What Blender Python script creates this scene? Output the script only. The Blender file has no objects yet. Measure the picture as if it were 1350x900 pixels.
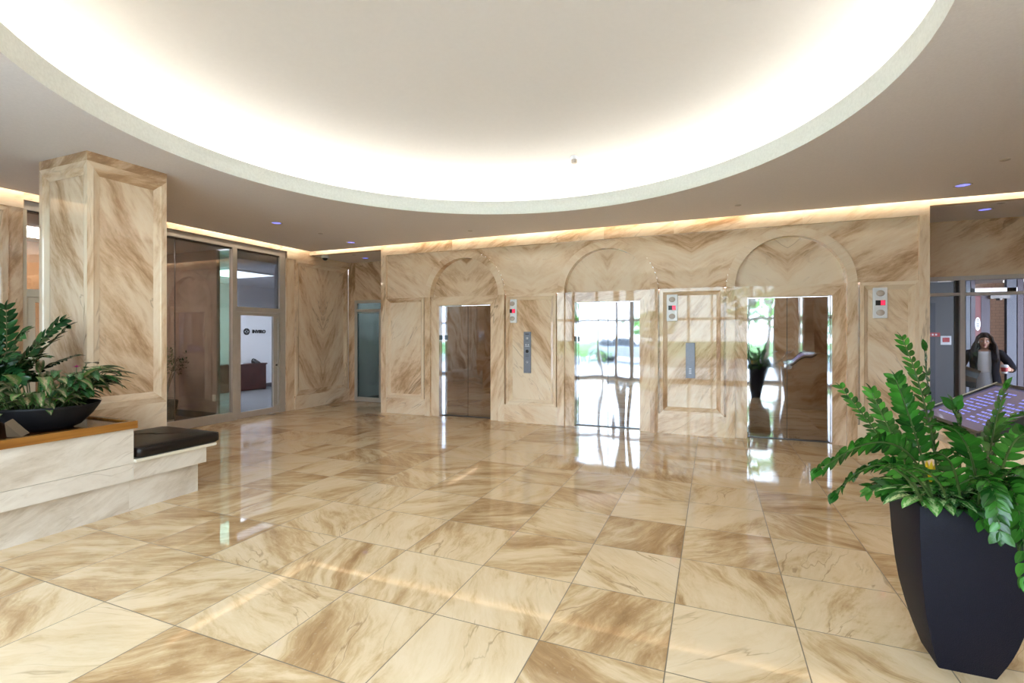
import bpy, bmesh, math, random
from mathutils import Vector, Matrix
random.seed(7)
S = bpy.context.scene
COL = S.collection
PI = math.pi
sin, cos = math.sin, math.cos

# ------------------------------------------------------------------ materials
def newmat(name):
    m = bpy.data.materials.new(name); m.use_nodes = True
    nt = m.node_tree; nt.nodes.clear()
    out = nt.nodes.new('ShaderNodeOutputMaterial')
    return m, nt, out
def N(nt, typ, **kw):
    n = nt.nodes.new(typ)
    for k, v in kw.items():
        if k.startswith('i_'):
            n.inputs[k[2:].replace('_', ' ')].default_value = v
        else: setattr(n, k, v)
    return n
def L(nt, a, b): nt.links.new(a, b)
def ramp(nt, fac, stops):
    r = nt.nodes.new('ShaderNodeValToRGB'); e = r.color_ramp.elements
    while len(e) < len(stops): e.new(0.5)
    for i, (p, c) in enumerate(stops):
        e[i].position = p; e[i].color = (c[0], c[1], c[2], 1)
    L(nt, fac, r.inputs['Fac']); return r.outputs['Color']
def math_(nt, op, a, b=None, clamp=False):
    n = nt.nodes.new('ShaderNodeMath'); n.operation = op; n.use_clamp = clamp
    for i, v in enumerate((a, b)):
        if v is None: continue
        if isinstance(v, (int, float)): n.inputs[i].default_value = v
        else: L(nt, v, n.inputs[i])
    return n.outputs[0]
def bsdf(nt, out, **kw):
    p = nt.nodes.new('ShaderNodeBsdfPrincipled')
    for k, v in kw.items(): p.inputs[k.replace('_', ' ')].default_value = v
    L(nt, p.outputs[0], out.inputs['Surface']); return p
def simple(name, col, rough=.5, metal=0., noise=0., nscale=20., bump=0., bscale=200., emit=None, es=0., spec=.5, coat=0.):
    m, nt, out = newmat(name)
    p = bsdf(nt, out, Roughness=rough, Metallic=metal)
    p.inputs['Specular IOR Level'].default_value = spec
    p.inputs['Coat Weight'].default_value = coat
    tc = N(nt, 'ShaderNodeTexCoord')
    no = N(nt, 'ShaderNodeTexNoise', i_Scale=nscale, i_Detail=4.0)
    L(nt, tc.outputs['Object'], no.inputs['Vector'])
    lo = [c * (1 - noise) for c in col]; hi = [min(1, c * (1 + noise)) for c in col]
    L(nt, ramp(nt, no.outputs['Fac'], [(.3, lo), (.7, hi)]), p.inputs['Base Color'])
    if bump:
        b = N(nt, 'ShaderNodeTexNoise', i_Scale=bscale, i_Detail=3.0)
        L(nt, tc.outputs['Object'], b.inputs['Vector'])
        bm_ = N(nt, 'ShaderNodeBump', i_Strength=bump, i_Distance=.004)
        L(nt, b.outputs['Fac'], bm_.inputs['Height']); L(nt, bm_.outputs[0], p.inputs['Normal'])
    if emit:
        p.inputs['Emission Color'].default_value = (*emit, 1); p.inputs['Emission Strength'].default_value = es
    return m

def marble(name, stops, rough=.08, grout=None, gl=(.2, .15, .1), vs=1.0):
    m, nt, out = newmat(name)
    p = bsdf(nt, out, Roughness=rough)
    p.inputs['Specular IOR Level'].default_value = .4
    uv = N(nt, 'ShaderNodeUVMap', uv_map='UVMap')
    at = N(nt, 'ShaderNodeAttribute', attribute_name='tone')
    w = N(nt, 'ShaderNodeTexNoise', i_Scale=1.3 * vs, i_Detail=3.0)
    L(nt, uv.outputs[0], w.inputs['Vector'])
    ws = N(nt, 'ShaderNodeVectorMath', operation='MULTIPLY_ADD')
    L(nt, w.outputs['Color'], ws.inputs[0]); ws.inputs[1].default_value = (.25, .32, 0)
    L(nt, uv.outputs[0], ws.inputs[2])
    def stretched(sx, sy, det, ro, dist=0.):
        mp = N(nt, 'ShaderNodeMapping'); mp.inputs['Scale'].default_value = (sx * vs, sy * vs, 1)
        L(nt, ws.outputs[0], mp.inputs['Vector'])
        n = N(nt, 'ShaderNodeTexNoise', i_Scale=1.0, i_Detail=det, i_Roughness=ro, i_Distortion=dist)
        L(nt, mp.outputs[0], n.inputs['Vector']); return n.outputs['Fac']
    a = stretched(.95, 2.9, 10., .66, .7)
    b = stretched(2.0, 11., 8., .68, .5)
    c = stretched(.9, 5.2, 4., .5, .6)
    v = math_(nt, 'MULTIPLY', a, .78)
    v = math_(nt, 'MULTIPLY_ADD', b, .22); 
    nt.nodes[-1].inputs[2].default_value = 0
    mix = math_(nt, 'ADD', math_(nt, 'MULTIPLY', a, .7), math_(nt, 'MULTIPLY', b, .3))
    g_ = stretched(7., 34., 5., .7)
    mix = math_(nt, 'ADD', mix, math_(nt, 'MULTIPLY', math_(nt, 'SUBTRACT', g_, .5), .16))
    mix = math_(nt, 'ADD', mix, math_(nt, 'MULTIPLY', math_(nt, 'SUBTRACT', at.outputs['Fac'], .5), .24))
    col = ramp(nt, mix, stops)
    # thin vein lines
    d = math_(nt, 'ABSOLUTE', math_(nt, 'SUBTRACT', c, .47))
    vein = math_(nt, 'SUBTRACT', 1.0, math_(nt, 'MULTIPLY', d, 85.), clamp=True)
    msk = stretched(1.2, 2.2, 3., .5)
    vein = math_(nt, 'MULTIPLY', vein, math_(nt, 'MULTIPLY', math_(nt, 'SUBTRACT', msk, .47, clamp=True), 5., clamp=True))
    mx = N(nt, 'ShaderNodeMix', data_type='RGBA')
    L(nt, math_(nt, 'MULTIPLY', vein, .75), mx.inputs['Factor']); L(nt, col, mx.inputs['A'])
    mx.inputs['B'].default_value = (*stops[-1][1], 1) if len(stops[-1][1]) == 3 else stops[-1][1]
    res = mx.outputs['Result']
    # small pale fossil flecks and fine grain
    f = N(nt, 'ShaderNodeTexNoise', i_Scale=38., i_Detail=3.0); L(nt, ws.outputs[0], f.inputs['Vector'])
    fl = math_(nt, 'MULTIPLY', math_(nt, 'SUBTRACT', f.outputs['Fac'], .62, clamp=True), 1.8, clamp=True)
    m2 = N(nt, 'ShaderNodeMix', data_type='RGBA'); L(nt, fl, m2.inputs['Factor']); L(nt, res, m2.inputs['A'])
    m2.inputs['B'].default_value = (.80, .68, .52, 1); res = m2.outputs['Result']
    if grout:
        tc = N(nt, 'ShaderNodeTexCoord'); sp = N(nt, 'ShaderNodeSeparateXYZ'); L(nt, tc.outputs['Object'], sp.inputs[0])
        masks = []
        for ax, (o, step, wd) in zip('XY', grout):
            t = math_(nt, 'DIVIDE', math_(nt, 'SUBTRACT', sp.outputs[ax], o), step)
            fr = math_(nt, 'SUBTRACT', t, math_(nt, 'ROUND', t))
            masks.append(math_(nt, 'LESS_THAN', math_(nt, 'ABSOLUTE', fr), wd / step))
        g = math_(nt, 'MAXIMUM', *masks)
        m3 = N(nt, 'ShaderNodeMix', data_type='RGBA'); L(nt, g, m3.inputs['Factor']); L(nt, res, m3.inputs['A'])
        m3.inputs['B'].default_value = (*gl, 1); res = m3.outputs['Result']
        L(nt, math_(nt, 'ADD', math_(nt, 'MULTIPLY', g, .4), rough), p.inputs['Roughness'])
    L(nt, res, p.inputs['Base Color'])
    return m

WALL_STOPS = [(.40, (.90, .755, .59)), (.485, (.83, .65, .47)), (.545, (.68, .475, .305)), (.60, (.49, .305, .175)), (.70, (.31, .185, .11))]
FLOOR_STOPS = [(.38, (.79, .62, .41)), (.48, (.73, .55, .335)), (.55, (.59, .405, .215)), (.62, (.45, .275, .13)), (.74, (.30, .17, .075))]
PALE_STOPS = [(.34, (.76, .70, .62)), (.46, (.70, .63, .55)), (.58, (.58, .50, .41)), (.72, (.38, .30, .23))]
M = {}
M['marble'] = marble('wall marble', WALL_STOPS, .03, vs=.62)
M['floor'] = marble('floor marble', FLOOR_STOPS, .035, grout=((-3.862, .61, .0028), (1.725, .616, .0028)))
M['pale'] = marble('pale marble', PALE_STOPS, .16)
M['ceil'] = simple('ceiling plaster', (.80, .765, .765), .8, noise=.03, nscale=60, bump=.35, bscale=160)
M['dome'] = simple('dome plaster', (.78, .75, .72), .8, noise=.01)
M['fascia'] = simple('fascia plaster', (.88, .92, .90), .75, noise=.05, nscale=45, bump=.3, bscale=120)
M['alu'] = simple('brushed aluminium', (.56, .52, .48), .38, .2, noise=.04, nscale=8)
M['alu_pale'] = simple('pale aluminium', (.60, .575, .59), .4, .1, noise=.03)
M['alu_dark'] = simple('dark metal', (.10, .09, .085), .4, .6)
M['cream'] = simple('cream paint', (.72, .66, .54), .5, noise=.02)
M['beige_dark'] = simple('brown wall covering', (.33, .24, .19), .7, noise=.12, nscale=3, bump=.2)
M['orange'] = simple('orange wood panel', (.55, .31, .15), .5, noise=.08, nscale=6)
M['white'] = simple('white wall paint', (.80, .81, .83), .7, noise=.01)
M['teal'] = simple('teal door panel', (.17, .26, .25), .35, noise=.05)
M['carpet'] = simple('grey carpet', (.13, .13, .132), .95, noise=.25, nscale=90, bump=.6, bscale=300)
M['dark_floor'] = simple('dark floor', (.10, .085, .075), .3, noise=.2, nscale=5)
M['black'] = simple('black plastic', (.012, .012, .013), .35)
M['leather'] = simple('dark brown leather', (.010, .006, .005), .38, noise=.2, nscale=30, bump=.25, bscale=220, spec=.35)
M['bowl'] = simple('black bowl', (.007, .0065, .008), .6, noise=.2, nscale=50, bump=.2, spec=.25)
M['pot'] = simple('charcoal planter', (.004, .004, .011), .6, 0., noise=.12, nscale=70, bump=.45, bscale=260, spec=.25)
M['soil'] = simple('soil', (.03, .02, .013), .95, noise=.4, nscale=60, bump=1., bscale=80)
M['plate'] = simple('satin steel plate', (.20, .21, .25), .45, .6, noise=.05, nscale=30)
M['plate_white'] = simple('bright lantern plate', (.86, .89, .96), .25, 0.)
M['grille'] = simple('speaker grille', (.52, .46, .42), .5, .3, noise=.2, nscale=400)
M['red'] = simple('red led', (.5, .01, .02), .3, emit=(1, .02, .06), es=1.6)
M['red_paint'] = simple('red paint', (.42, .03, .035), .5)
M['dark_red'] = simple('dark red edge', (.10, .012, .012), .6)
M['ink'] = simple('black ink', (.02, .02, .022), .5)
M['mahogany'] = simple('mahogany', (.055, .012, .008), .35, noise=.3, nscale=6)
M['lampblue'] = simple('downlight lens', (.3, .3, .9), .2, emit=(.22, .23, 1.0), es=1.1)
M['rim'] = simple('fixture trim', (.50, .45, .42), .5)
M['brown_card'] = simple('brown card', (.11, .07, .04), .8, spec=.2)
M['grey_wall'] = simple('grey painted wall', (.105, .107, .112), .6, noise=.04)
M['blue_grey'] = simple('blue grey metal', (.045, .047, .062), .5, .1)
M['purple_frame'] = simple('plum frame', (.028, .018, .028), .5, .1)
M['led_warm'] = simple('warm strip', (1, .9, .7), .5, emit=(1, .89, .70), es=11)
M['cove'] = simple('cove tube', (1, .95, .85), .5, emit=(1, .955, .895), es=8.6)
M['tube'] = simple('fluorescent panel', (1, 1, 1), .5, emit=(.86, .93, 1), es=5)
M['skin'] = simple('skin', (.45, .25, .17), .5, noise=.05)
M['hair'] = simple('hair', (.012, .005, .003), .55, noise=.6, nscale=25, spec=.2)
M['blazer'] = simple('black blazer', (.006, .006, .009), .9, spec=.1)
M['top'] = simple('white top', (.68, .68, .70), .8)
M['lips'] = simple('lips', (.30, .09, .08), .45)
M['leaf_stem'] = simple('green stem', (.05, .09, .02), .45, noise=.3)
M['bark'] = simple('bark', (.12, .08, .05), .9, noise=.4, nscale=30)
M['magenta'] = simple('magenta flower', (.55, .02, .22), .5)
M['yellow'] = simple('yellow bract', (.85, .58, .02), .45, noise=.15)
M['asphalt'] = simple('asphalt', (.35, .35, .36), .9, noise=.1, nscale=20)
M['paving'] = simple('pale paving', (.80, .78, .75), .8, noise=.06, nscale=8)
M['lawn'] = simple('lawn', (.10, .24, .035), .9, noise=.3, nscale=30)
M['car'] = simple('silver car paint', (.35, .37, .40), .25, .6)
M['tyre'] = simple('tyre rubber', (.02, .02, .02), .8)
M['brown_brick'] = simple('brown side wall', (.25, .15, .11), .8)
M['darkglass'] = simple('dark window', (.02, .025, .03), .05)

def mat_wood():
    m, nt, out = newmat('orange brown wood')
    p = bsdf(nt, out, Roughness=.18)
    tc = N(nt, 'ShaderNodeTexCoord'); mp = N(nt, 'ShaderNodeMapping'); mp.inputs['Scale'].default_value = (30, 1.6, 30)
    L(nt, tc.outputs['Object'], mp.inputs['Vector'])
    n = N(nt, 'ShaderNodeTexNoise', i_Scale=1.0, i_Detail=5.0); L(nt, mp.outputs[0], n.inputs['Vector'])
    L(nt, ramp(nt, n.outputs['Fac'], [(.3, (.36, .155, .030)), (.7, (.23, .085, .016))]), p.inputs['Base Color'])
    return m
M['wood'] = mat_wood()
M['wood_dark'] = simple('dark glossy wood', (.055, .018, .007), .15, noise=.25, nscale=5, spec=.3)

def mat_steel():
    m, nt, out = newmat('polished elevator steel')
    p = bsdf(nt, out, Roughness=.035, Metallic=1.0)
    p.inputs['Base Color'].default_value = (.52, .52, .57, 1)
    tc = N(nt, 'ShaderNodeTexCoord'); mp = N(nt, 'ShaderNodeMapping'); mp.inputs['Scale'].default_value = (5.0, 1, .8)
    L(nt, tc.outputs['Object'], mp.inputs['Vector'])
    n = N(nt, 'ShaderNodeTexNoise', i_Scale=1.0, i_Detail=0.0); L(nt, mp.outputs[0], n.inputs['Vector'])
    b = N(nt, 'ShaderNodeBump', i_Strength=1.0, i_Distance=.0034)
    L(nt, n.outputs['Fac'], b.inputs['Height']); L(nt, b.outputs[0], p.inputs['Normal'])
    return m
M['steel'] = mat_steel()

def mat_glass(name, tint, ior=1.5, rough=0.0, refl=None):
    m, nt, out = newmat(name)
    t = N(nt, 'ShaderNodeBsdfTransparent'); t.inputs[0].default_value = (*tint, 1)
    g = N(nt, 'ShaderNodeBsdfGlossy'); g.inputs['Roughness'].default_value = rough
    g.inputs['Color'].default_value = (.95, .97, 1, 1)
    geo = N(nt, 'ShaderNodeNewGeometry'); dt = N(nt, 'ShaderNodeVectorMath', operation='DOT_PRODUCT')
    L(nt, geo.outputs['Incoming'], dt.inputs[0]); L(nt, geo.outputs['Normal'], dt.inputs[1])
    k = math_(nt, 'SUBTRACT', 1.0, math_(nt, 'ABSOLUTE', dt.outputs['Value'])); r0 = ((ior - 1) / (ior + 1)) ** 2
    f = math_(nt, 'ADD', math_(nt, 'MULTIPLY', math_(nt, 'POWER', k, 5.0), 1 - r0), r0)
    mx = N(nt, 'ShaderNodeMixShader'); L(nt, f, mx.inputs[0]); L(nt, t.outputs[0], mx.inputs[1]); L(nt, g.outputs[0], mx.inputs[2])
    L(nt, mx.outputs[0], out.inputs['Surface']); return m
M['glass'] = mat_glass('clear glass', (.90, .95, .93), 1.45)
M['glass_store'] = mat_glass('storefront glass', (.80, .81, .80), 1.75)
M['glass_green'] = mat_glass('green glass', (.72, .92, .84), 1.5)
M['glass_door'] = mat_glass('door glass', (.90, .92, .95), 1.35)
M['glass_tint'] = mat_glass('tinted glass', (.45, .52, .52), 1.6)
M['glass_frost'] = mat_glass('frosted transom glass', (.50, .52, .55), 2.0, .18)

def mat_leaf(name, dark, light, vein=None, pattern=None, rough=.22):
    m, nt, out = newmat(name)
    p = bsdf(nt, out, Roughness=rough)
    p.inputs['Subsurface Weight'].default_value = 0
    geo = N(nt, 'ShaderNodeNewGeometry')
    c = ramp(nt, geo.outputs['Random Per Island'], [(0., dark), (.75, light), (1., [min(1, x * 1.5) for x in light])])
    uv = N(nt, 'ShaderNodeUVMap', uv_map='UVMap'); sp = N(nt, 'ShaderNodeSeparateXYZ'); L(nt, uv.outputs[0], sp.inputs[0])
    mid = math_(nt, 'SUBTRACT', 1.0, math_(nt, 'MULTIPLY', math_(nt, 'ABSOLUTE', math_(nt, 'SUBTRACT', sp.outputs['X'], .5)), 22.), clamp=True)
    mx = N(nt, 'ShaderNodeMix', data_type='RGBA'); L(nt, math_(nt, 'MULTIPLY', mid, .35), mx.inputs['Factor']); L(nt, c, mx.inputs['A'])
    mx.inputs['B'].default_value = (*(vein or [x * 1.8 for x in light]), 1); c = mx.outputs['Result']
    if pattern:
        n = N(nt, 'ShaderNodeTexNoise', i_Scale=7., i_Detail=5., i_Roughness=.7)
        L(nt, uv.outputs[0], n.inputs['Vector'])
        ed = math_(nt, 'MULTIPLY', math_(nt, 'ABSOLUTE', math_(nt, 'SUBTRACT', sp.outputs['X'], .5)), 1.4)
        k = math_(nt, 'SUBTRACT', n.outputs['Fac'], math_(nt, 'MULTIPLY', ed, ed))
        k = math_(nt, 'MULTIPLY', math_(nt, 'SUBTRACT', k, .38, clamp=True), 9., clamp=True)
        m2 = N(nt, 'ShaderNodeMix', data_type='RGBA'); L(nt, k, m2.inputs['Factor']); L(nt, c, m2.inputs['A'])
        m2.inputs['B'].default_value = (*pattern, 1); c = m2.outputs['Result']
    L(nt, c, p.inputs['Base Color'])
    tr = N(nt, 'ShaderNodeBsdfTranslucent'); L(nt, c, tr.inputs['Color'])
    ms = N(nt, 'ShaderNodeMixShader'); ms.inputs[0].default_value = .12
    L(nt, p.outputs[0], ms.inputs[1]); L(nt, tr.outputs[0], ms.inputs[2]); L(nt, ms.outputs[0], out.inputs['Surface'])
    return m
M['zz'] = mat_leaf('zz leaf', (.007, .045, .007), (.034, .155, .016))
M['zz_dark'] = mat_leaf('dark zz leaf', (.007, .035, .010), (.022, .085, .024))
M['vari'] = mat_leaf('variegated leaf', (.03, .14, .03), (.09, .28, .05), pattern=(.50, .66, .30))
M['pinkleaf'] = mat_leaf('pink green aglaonema leaf', (.03, .085, .022), (.085, .19, .045), pattern=(.36, .28, .17), rough=.35)
M['greenleaf'] = mat_leaf('mid green leaf', (.014, .075, .022), (.04, .15, .035), pattern=(.09, .19, .09))
M['brom'] = mat_leaf('bromeliad leaf', (.05, .20, .02), (.14, .38, .04))
M['tree'] = mat_leaf('tree leaf', (.05, .16, .02), (.20, .42, .07), rough=.6)

def mat_tweed():
    m, nt, out = newmat('grey tweed'); p = bsdf(nt, out, Roughness=.9)
    tc = N(nt, 'ShaderNodeTexCoord'); v = N(nt, 'ShaderNodeTexVoronoi', i_Scale=190.); L(nt, tc.outputs['Object'], v.inputs['Vector'])
    L(nt, ramp(nt, v.outputs['Distance'], [(.15, (.04, .04, .05)), (.55, (.55, .55, .58))]), p.inputs['Base Color']); return m
M['tweed'] = mat_tweed()
def mat_brick():
    m, nt, out = newmat('pale pink block wall'); p = bsdf(nt, out, Roughness=.8)
    tc = N(nt, 'ShaderNodeTexCoord'); mp = N(nt, 'ShaderNodeMapping'); mp.inputs['Rotation'].default_value = (PI / 2, 0, 0)
    L(nt, tc.outputs['Object'], mp.inputs['Vector'])
    b = N(nt, 'ShaderNodeTexBrick', i_Scale=4.0); b.inputs['Color1'].default_value = (.85, .60, .47, 1); b.inputs['Color2'].default_value = (.82, .57, .44, 1)
    b.inputs['Mortar'].default_value = (.60, .40, .31, 1); b.inputs['Mortar Size'].default_value = .015
    L(nt, mp.outputs[0], b.inputs['Vector']); L(nt, b.outputs['Color'], p.inputs['Base Color']); return m
M['brick'] = mat_brick()
def mat_screen():
    m, nt, out = newmat('directory screen'); p = bsdf(nt, out, Roughness=.06)
    p.inputs['Base Color'].default_value = (.022, .020, .030, 1)
    p.inputs['Emission Color'].default_value = (.16, .14, .26, 1); p.inputs['Emission Strength'].default_value = .45  # faint glow painted in for daylight mirrored in the dark glass
    return m
M['screen'] = mat_screen()
M['sheen_text'] = simple('directory lettering with painted sheen', (.2, .22, .6), .3, emit=(.24, .27, .95), es=.55)  # blue glow put in for bluish reflections over the lettering

# ------------------------------------------------------------------ mesh builder
class MB:
    def __init__(s, tone=.5):
        s.bm = bmesh.new(); s.uv = s.bm.loops.layers.uv.new('UVMap'); s.tc = s.bm.loops.layers.float_color.new('tone'); s.tone = tone
    def face(s, pts, uvs=None, tone=None, smooth=False, mi=0):
        vs = [s.bm.verts.new(p) for p in pts]
        try: f = s.bm.faces.new(vs)
        except ValueError: return None
        t = s.tone if tone is None else tone
        for i, l in enumerate(f.loops):
            if uvs: l[s.uv].uv = uvs[i]
            l[s.tc] = (t, t, t, 1)
        f.smooth = smooth; f.material_index = mi
        return f
    # a stone slab: vein direction ang (rad) in the (s,t) plane, optional mirrored axis
    def slab(s, pts, st, ang=.6, off=(0, 0), mir=None, tone=None):
        uvs = []
        for (a, b) in st:
            if mir is not None: a = abs(a - mir)
            uvs.append((a * cos(ang) + b * sin(ang) + off[0], -a * sin(ang) + b * cos(ang) + off[1]))
        return s.face(pts, uvs, tone)
    def box(s, x0, x1, y0, y1, z0, z1, ang=.6, off=None, tone=None, rot=None, org=None, mi=0):
        if off is None: off = (random.uniform(0, 40), random.uniform(0, 40))
        c = [(x, y, z) for x in (x0, x1) for y in (y0, y1) for z in (z0, z1)]
        F = [((0, 1, 3, 2), (1, 2)), ((4, 6, 7, 5), (1, 2)), ((0, 4, 5, 1), (0, 2)), ((2, 3, 7, 6), (0, 2)), ((0, 2, 6, 4), (0, 1)), ((1, 5, 7, 3), (0, 1))]
        for idx, (a, b) in F:
            P = [c[i] for i in idx]; st = [(p[a], p[b]) for p in P]
            if rot is not None: P = [tuple((Matrix.Rotation(rot, 3, 'Z') @ (Vector(p) - Vector(org))) + Vector(org)) for p in P]
            f = s.slab(P, st, ang, off, None, tone)
            if f: f.material_index = mi
        return s
    def tube(s, path, rad, seg=8, cap=True, smooth=True):
        path = [Vector(p) for p in path]; n = len(path)
        if not isinstance(rad, (list, tuple)): rad = [rad] * n
        rings = []; up = Vector((0, 0, 1)); prev = None
        for i, p in enumerate(path):
            t = (path[min(i + 1, n - 1)] - path[max(i - 1, 0)]).normalized()
            if prev is None:
                a = up if abs(t.dot(up)) < .95 else Vector((1, 0, 0)); u = t.cross(a).normalized()
            else: u = (prev - t * prev.dot(t)).normalized()
            prev = u; v = t.cross(u)
            rings.append([s.bm.verts.new(p + (u * cos(2 * PI * k / seg) + v * sin(2 * PI * k / seg)) * rad[i]) for k in range(seg)])
        s._rings(rings, cap, smooth); return s
    def _rings(s, rings, cap=True, smooth=True, closed=True):
        n = len(rings[0])
        for a, b in zip(rings, rings[1:]):
            for k in range(n if closed else n - 1):
                f = s.bm.faces.new((a[k], a[(k + 1) % n], b[(k + 1) % n], b[k])); f.smooth = smooth
                for l in f.loops: l[s.tc] = (s.tone,) * 3 + (1,)
        if cap:
            for r in (rings[0][::-1], rings[-1]):
                try: s.bm.faces.new(r)
                except ValueError: pass
    def loft(s, rings, cap=True, smooth=True):
        s._rings([[s.bm.verts.new(p) for p in r] for r in rings], cap, smooth); return s
    def lathe(s, prof, cx=0, cy=0, seg=32, cap=False, smooth=True):
        return s.loft([[(cx + r * cos(2 * PI * k / seg), cy + r * sin(2 * PI * k / seg), z) for k in range(seg)] for r, z in prof], cap, smooth)
    def ellipsoid(s, c, r, seg=14, rings=9, rot=None):
        R = []
        for i in range(rings + 1):
            t = PI * (i + .02) / (rings + .04) - PI / 2
            ring = []
            for k in range(seg):
                p = Vector((r[0] * cos(t) * cos(2 * PI * k / seg), r[1] * cos(t) * sin(2 * PI * k / seg), r[2] * sin(t)))
                if rot: p = rot @ p
                ring.append(tuple(p + Vector(c)))
            R.append(ring)
        return s.loft(R)
    def leaf(s, base, d, up, ln, wd, curl=.3, fold=.25, seg=5, pointy=1.0):
        base = Vector(base); d = Vector(d).normalized(); up = Vector(up)
        side = d.cross(up)
        if side.length < 1e-3: side = d.cross(Vector((1, .3, 0)))
        side.normalize(); nrm = side.cross(d).normalized()
        rows = []; p = base.copy(); dd = d.copy()
        for i in range(seg + 1):
            t = i / seg
            w = wd * .5 * (sin(PI * min(1, (t * .92 + .06)) ** (.8 * pointy)) ** .8 if i < seg else .03)
            if i == 0: w = wd * .08
            nn = side.cross(dd).normalized()
            rows.append((p - side * w + nn * w * fold, p.copy(), p + side * w + nn * w * fold, t))
            dd = (Matrix.Rotation(-curl / seg, 3, side) @ dd).normalized()
            p = p + dd * (ln / seg)
        V = [[s.bm.verts.new(q) for q in r[:3]] for r in rows]
        for i in range(seg):
            for k in (0, 1):
                f = s.bm.faces.new((V[i][k], V[i][k + 1], V[i + 1][k + 1], V[i + 1][k])); f.smooth = True
                us = [(k * .5, rows[i][3]), ((k + 1) * .5, rows[i][3]), ((k + 1) * .5, rows[i + 1][3]), (k * .5, rows[i + 1][3])]
                for l, u_ in zip(f.loops, us): l[s.uv].uv = u_; l[s.tc] = (.5, .5, .5, 1)
        return s
    def build(s, name, mat, parent=None, norm=True, bevel=0, weld=True):
        if weld: bmesh.ops.remove_doubles(s.bm, verts=s.bm.verts, dist=1e-5)
        if norm: bmesh.ops.recalc_face_normals(s.bm, faces=s.bm.faces)
        me = bpy.data.meshes.new(name); s.bm.to_mesh(me); s.bm.free()
        for m_ in (mat if isinstance(mat, (list, tuple)) else [mat]): me.materials.append(m_)
        o = bpy.data.objects.new(name, me); COL.objects.link(o)
        if parent is not None:
            o.parent = parent
        if bevel:
            b = o.modifiers.new('bevel', 'BEVEL'); b.width = bevel; b.segments = 2; b.limit_method = 'ANGLE'
        return o
def tag(o, label=None, cat=None, group=None, kind=None):
    if label: o['label'] = label
    if cat: o['category'] = cat
    if group: o['group'] = group
    if kind: o['kind'] = kind
    return o
def empty(name, loc=(0, 0, 0), rz=0, label=None, cat=None, group=None, kind=None):
    o = bpy.data.objects.new(name, None); COL.objects.link(o); o.location = loc; o.rotation_euler = (0, 0, rz); o.empty_display_size = .1
    return tag(o, label, cat, group, kind)
def copy_tree(o, parent=None):
    c = o.copy(); COL.objects.link(c)
    if parent is not None: c.parent = parent
    for ch in list(o.children): copy_tree(ch, c)
    return c
def text_mesh(name, body, size, mat, parent, loc, rot, extrude=.002, align='CENTER', bold=0.0):
    cu = bpy.data.curves.new(name, 'FONT'); cu.body = body; cu.size = size; cu.extrude = extrude; cu.align_x = align; cu.align_y = 'CENTER'; cu.offset = bold
    t = bpy.data.objects.new(name, cu); COL.objects.link(t)
    dg = bpy.context.evaluated_depsgraph_get()
    me = bpy.data.meshes.new_from_object(t.evaluated_get(dg)); bpy.data.objects.remove(t)
    me.materials.clear(); me.materials.append(mat)
    o = bpy.data.objects.new(name, me); COL.objects.link(o); o.location = loc; o.rotation_euler = rot
    if parent is not None: o.parent = parent
    return o
def rnd_off(): return (random.uniform(0, 60), random.uniform(0, 60))

H = 3.31          # ceiling height
YW = 8.10         # elevator wall plane
CX, CY, CR = -1.85, 3.67, 3.06

# ------------------------------------------------------------------ floor
mb = MB()
xs = [-8.16, -8.0] + [(-3.862 + .61 * i) for i in range(-7, 15)]; xs = sorted(set([x for x in xs if -8.16 <= x <= 4.5] + [4.5]))
ys = [-1.1, -1.0] + [1.725 + .616 * j for j in range(-4, 13)]; ys = sorted(set([y for y in ys if -1.1 <= y <= 9.36] + [9.36]))
fr = random.Random(11)
for x0, x1 in zip(xs, xs[1:]):
    for y0, y1 in zip(ys, ys[1:]):
        a = fr.choice([.35, -.35, PI / 2 - .35, PI / 2 + .35, .7, -.7]) + fr.uniform(-.12, .12)
        mb.slab([(x0, y0, 0), (x1, y0, 0), (x1, y1, 0), (x0, y1, 0)], [(x0, y0), (x1, y0), (x1, y1), (x0, y1)], a, (fr.uniform(0, 90), fr.uniform(0, 90)), None,
                min(1, max(0, fr.choice([.2, .35, .45, .5, .6, .72]) + fr.uniform(-.1, .1))))
tag(mb.build('floor', M['floor'], norm=False), kind='structure')

# ------------------------------------------------------------------ stone wall helpers
def rect(mb, P, s0, s1, z0, z1, n, ang=.6, off=None, mir=None, tone=None):
    off = off or rnd_off()
    mb.slab([P(s0, n, z0), P(s1, n, z0), P(s1, n, z1), P(s0, n, z1)], [(s0, z0), (s1, z0), (s1, z1), (s0, z1)], ang, off, mir, tone)
def block(mb, P, s0, s1, z0, z1, n0, n1, ang=.6, tone=None, off=None):
    "box with front at n1 and back at n0"
    off = off or rnd_off()
    rect(mb, P, s0, s1, z0, z1, n1, ang, off, None, tone)
    for (a, b) in ((s0, s0), (s1, s1)):
        mb.slab([P(a, n0, z0), P(a, n1, z0), P(a, n1, z1), P(a, n0, z1)], [(n0, z0), (n1, z0), (n1, z1), (n0, z1)], ang, off, None, tone)
    for z in (z0, z1):
        mb.slab([P(s0, n0, z), P(s1, n0, z), P(s1, n1, z), P(s0, n1, z)], [(s0, n0), (s1, n0), (s1, n1), (s0, n1)], ang, off, None, tone)
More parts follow.
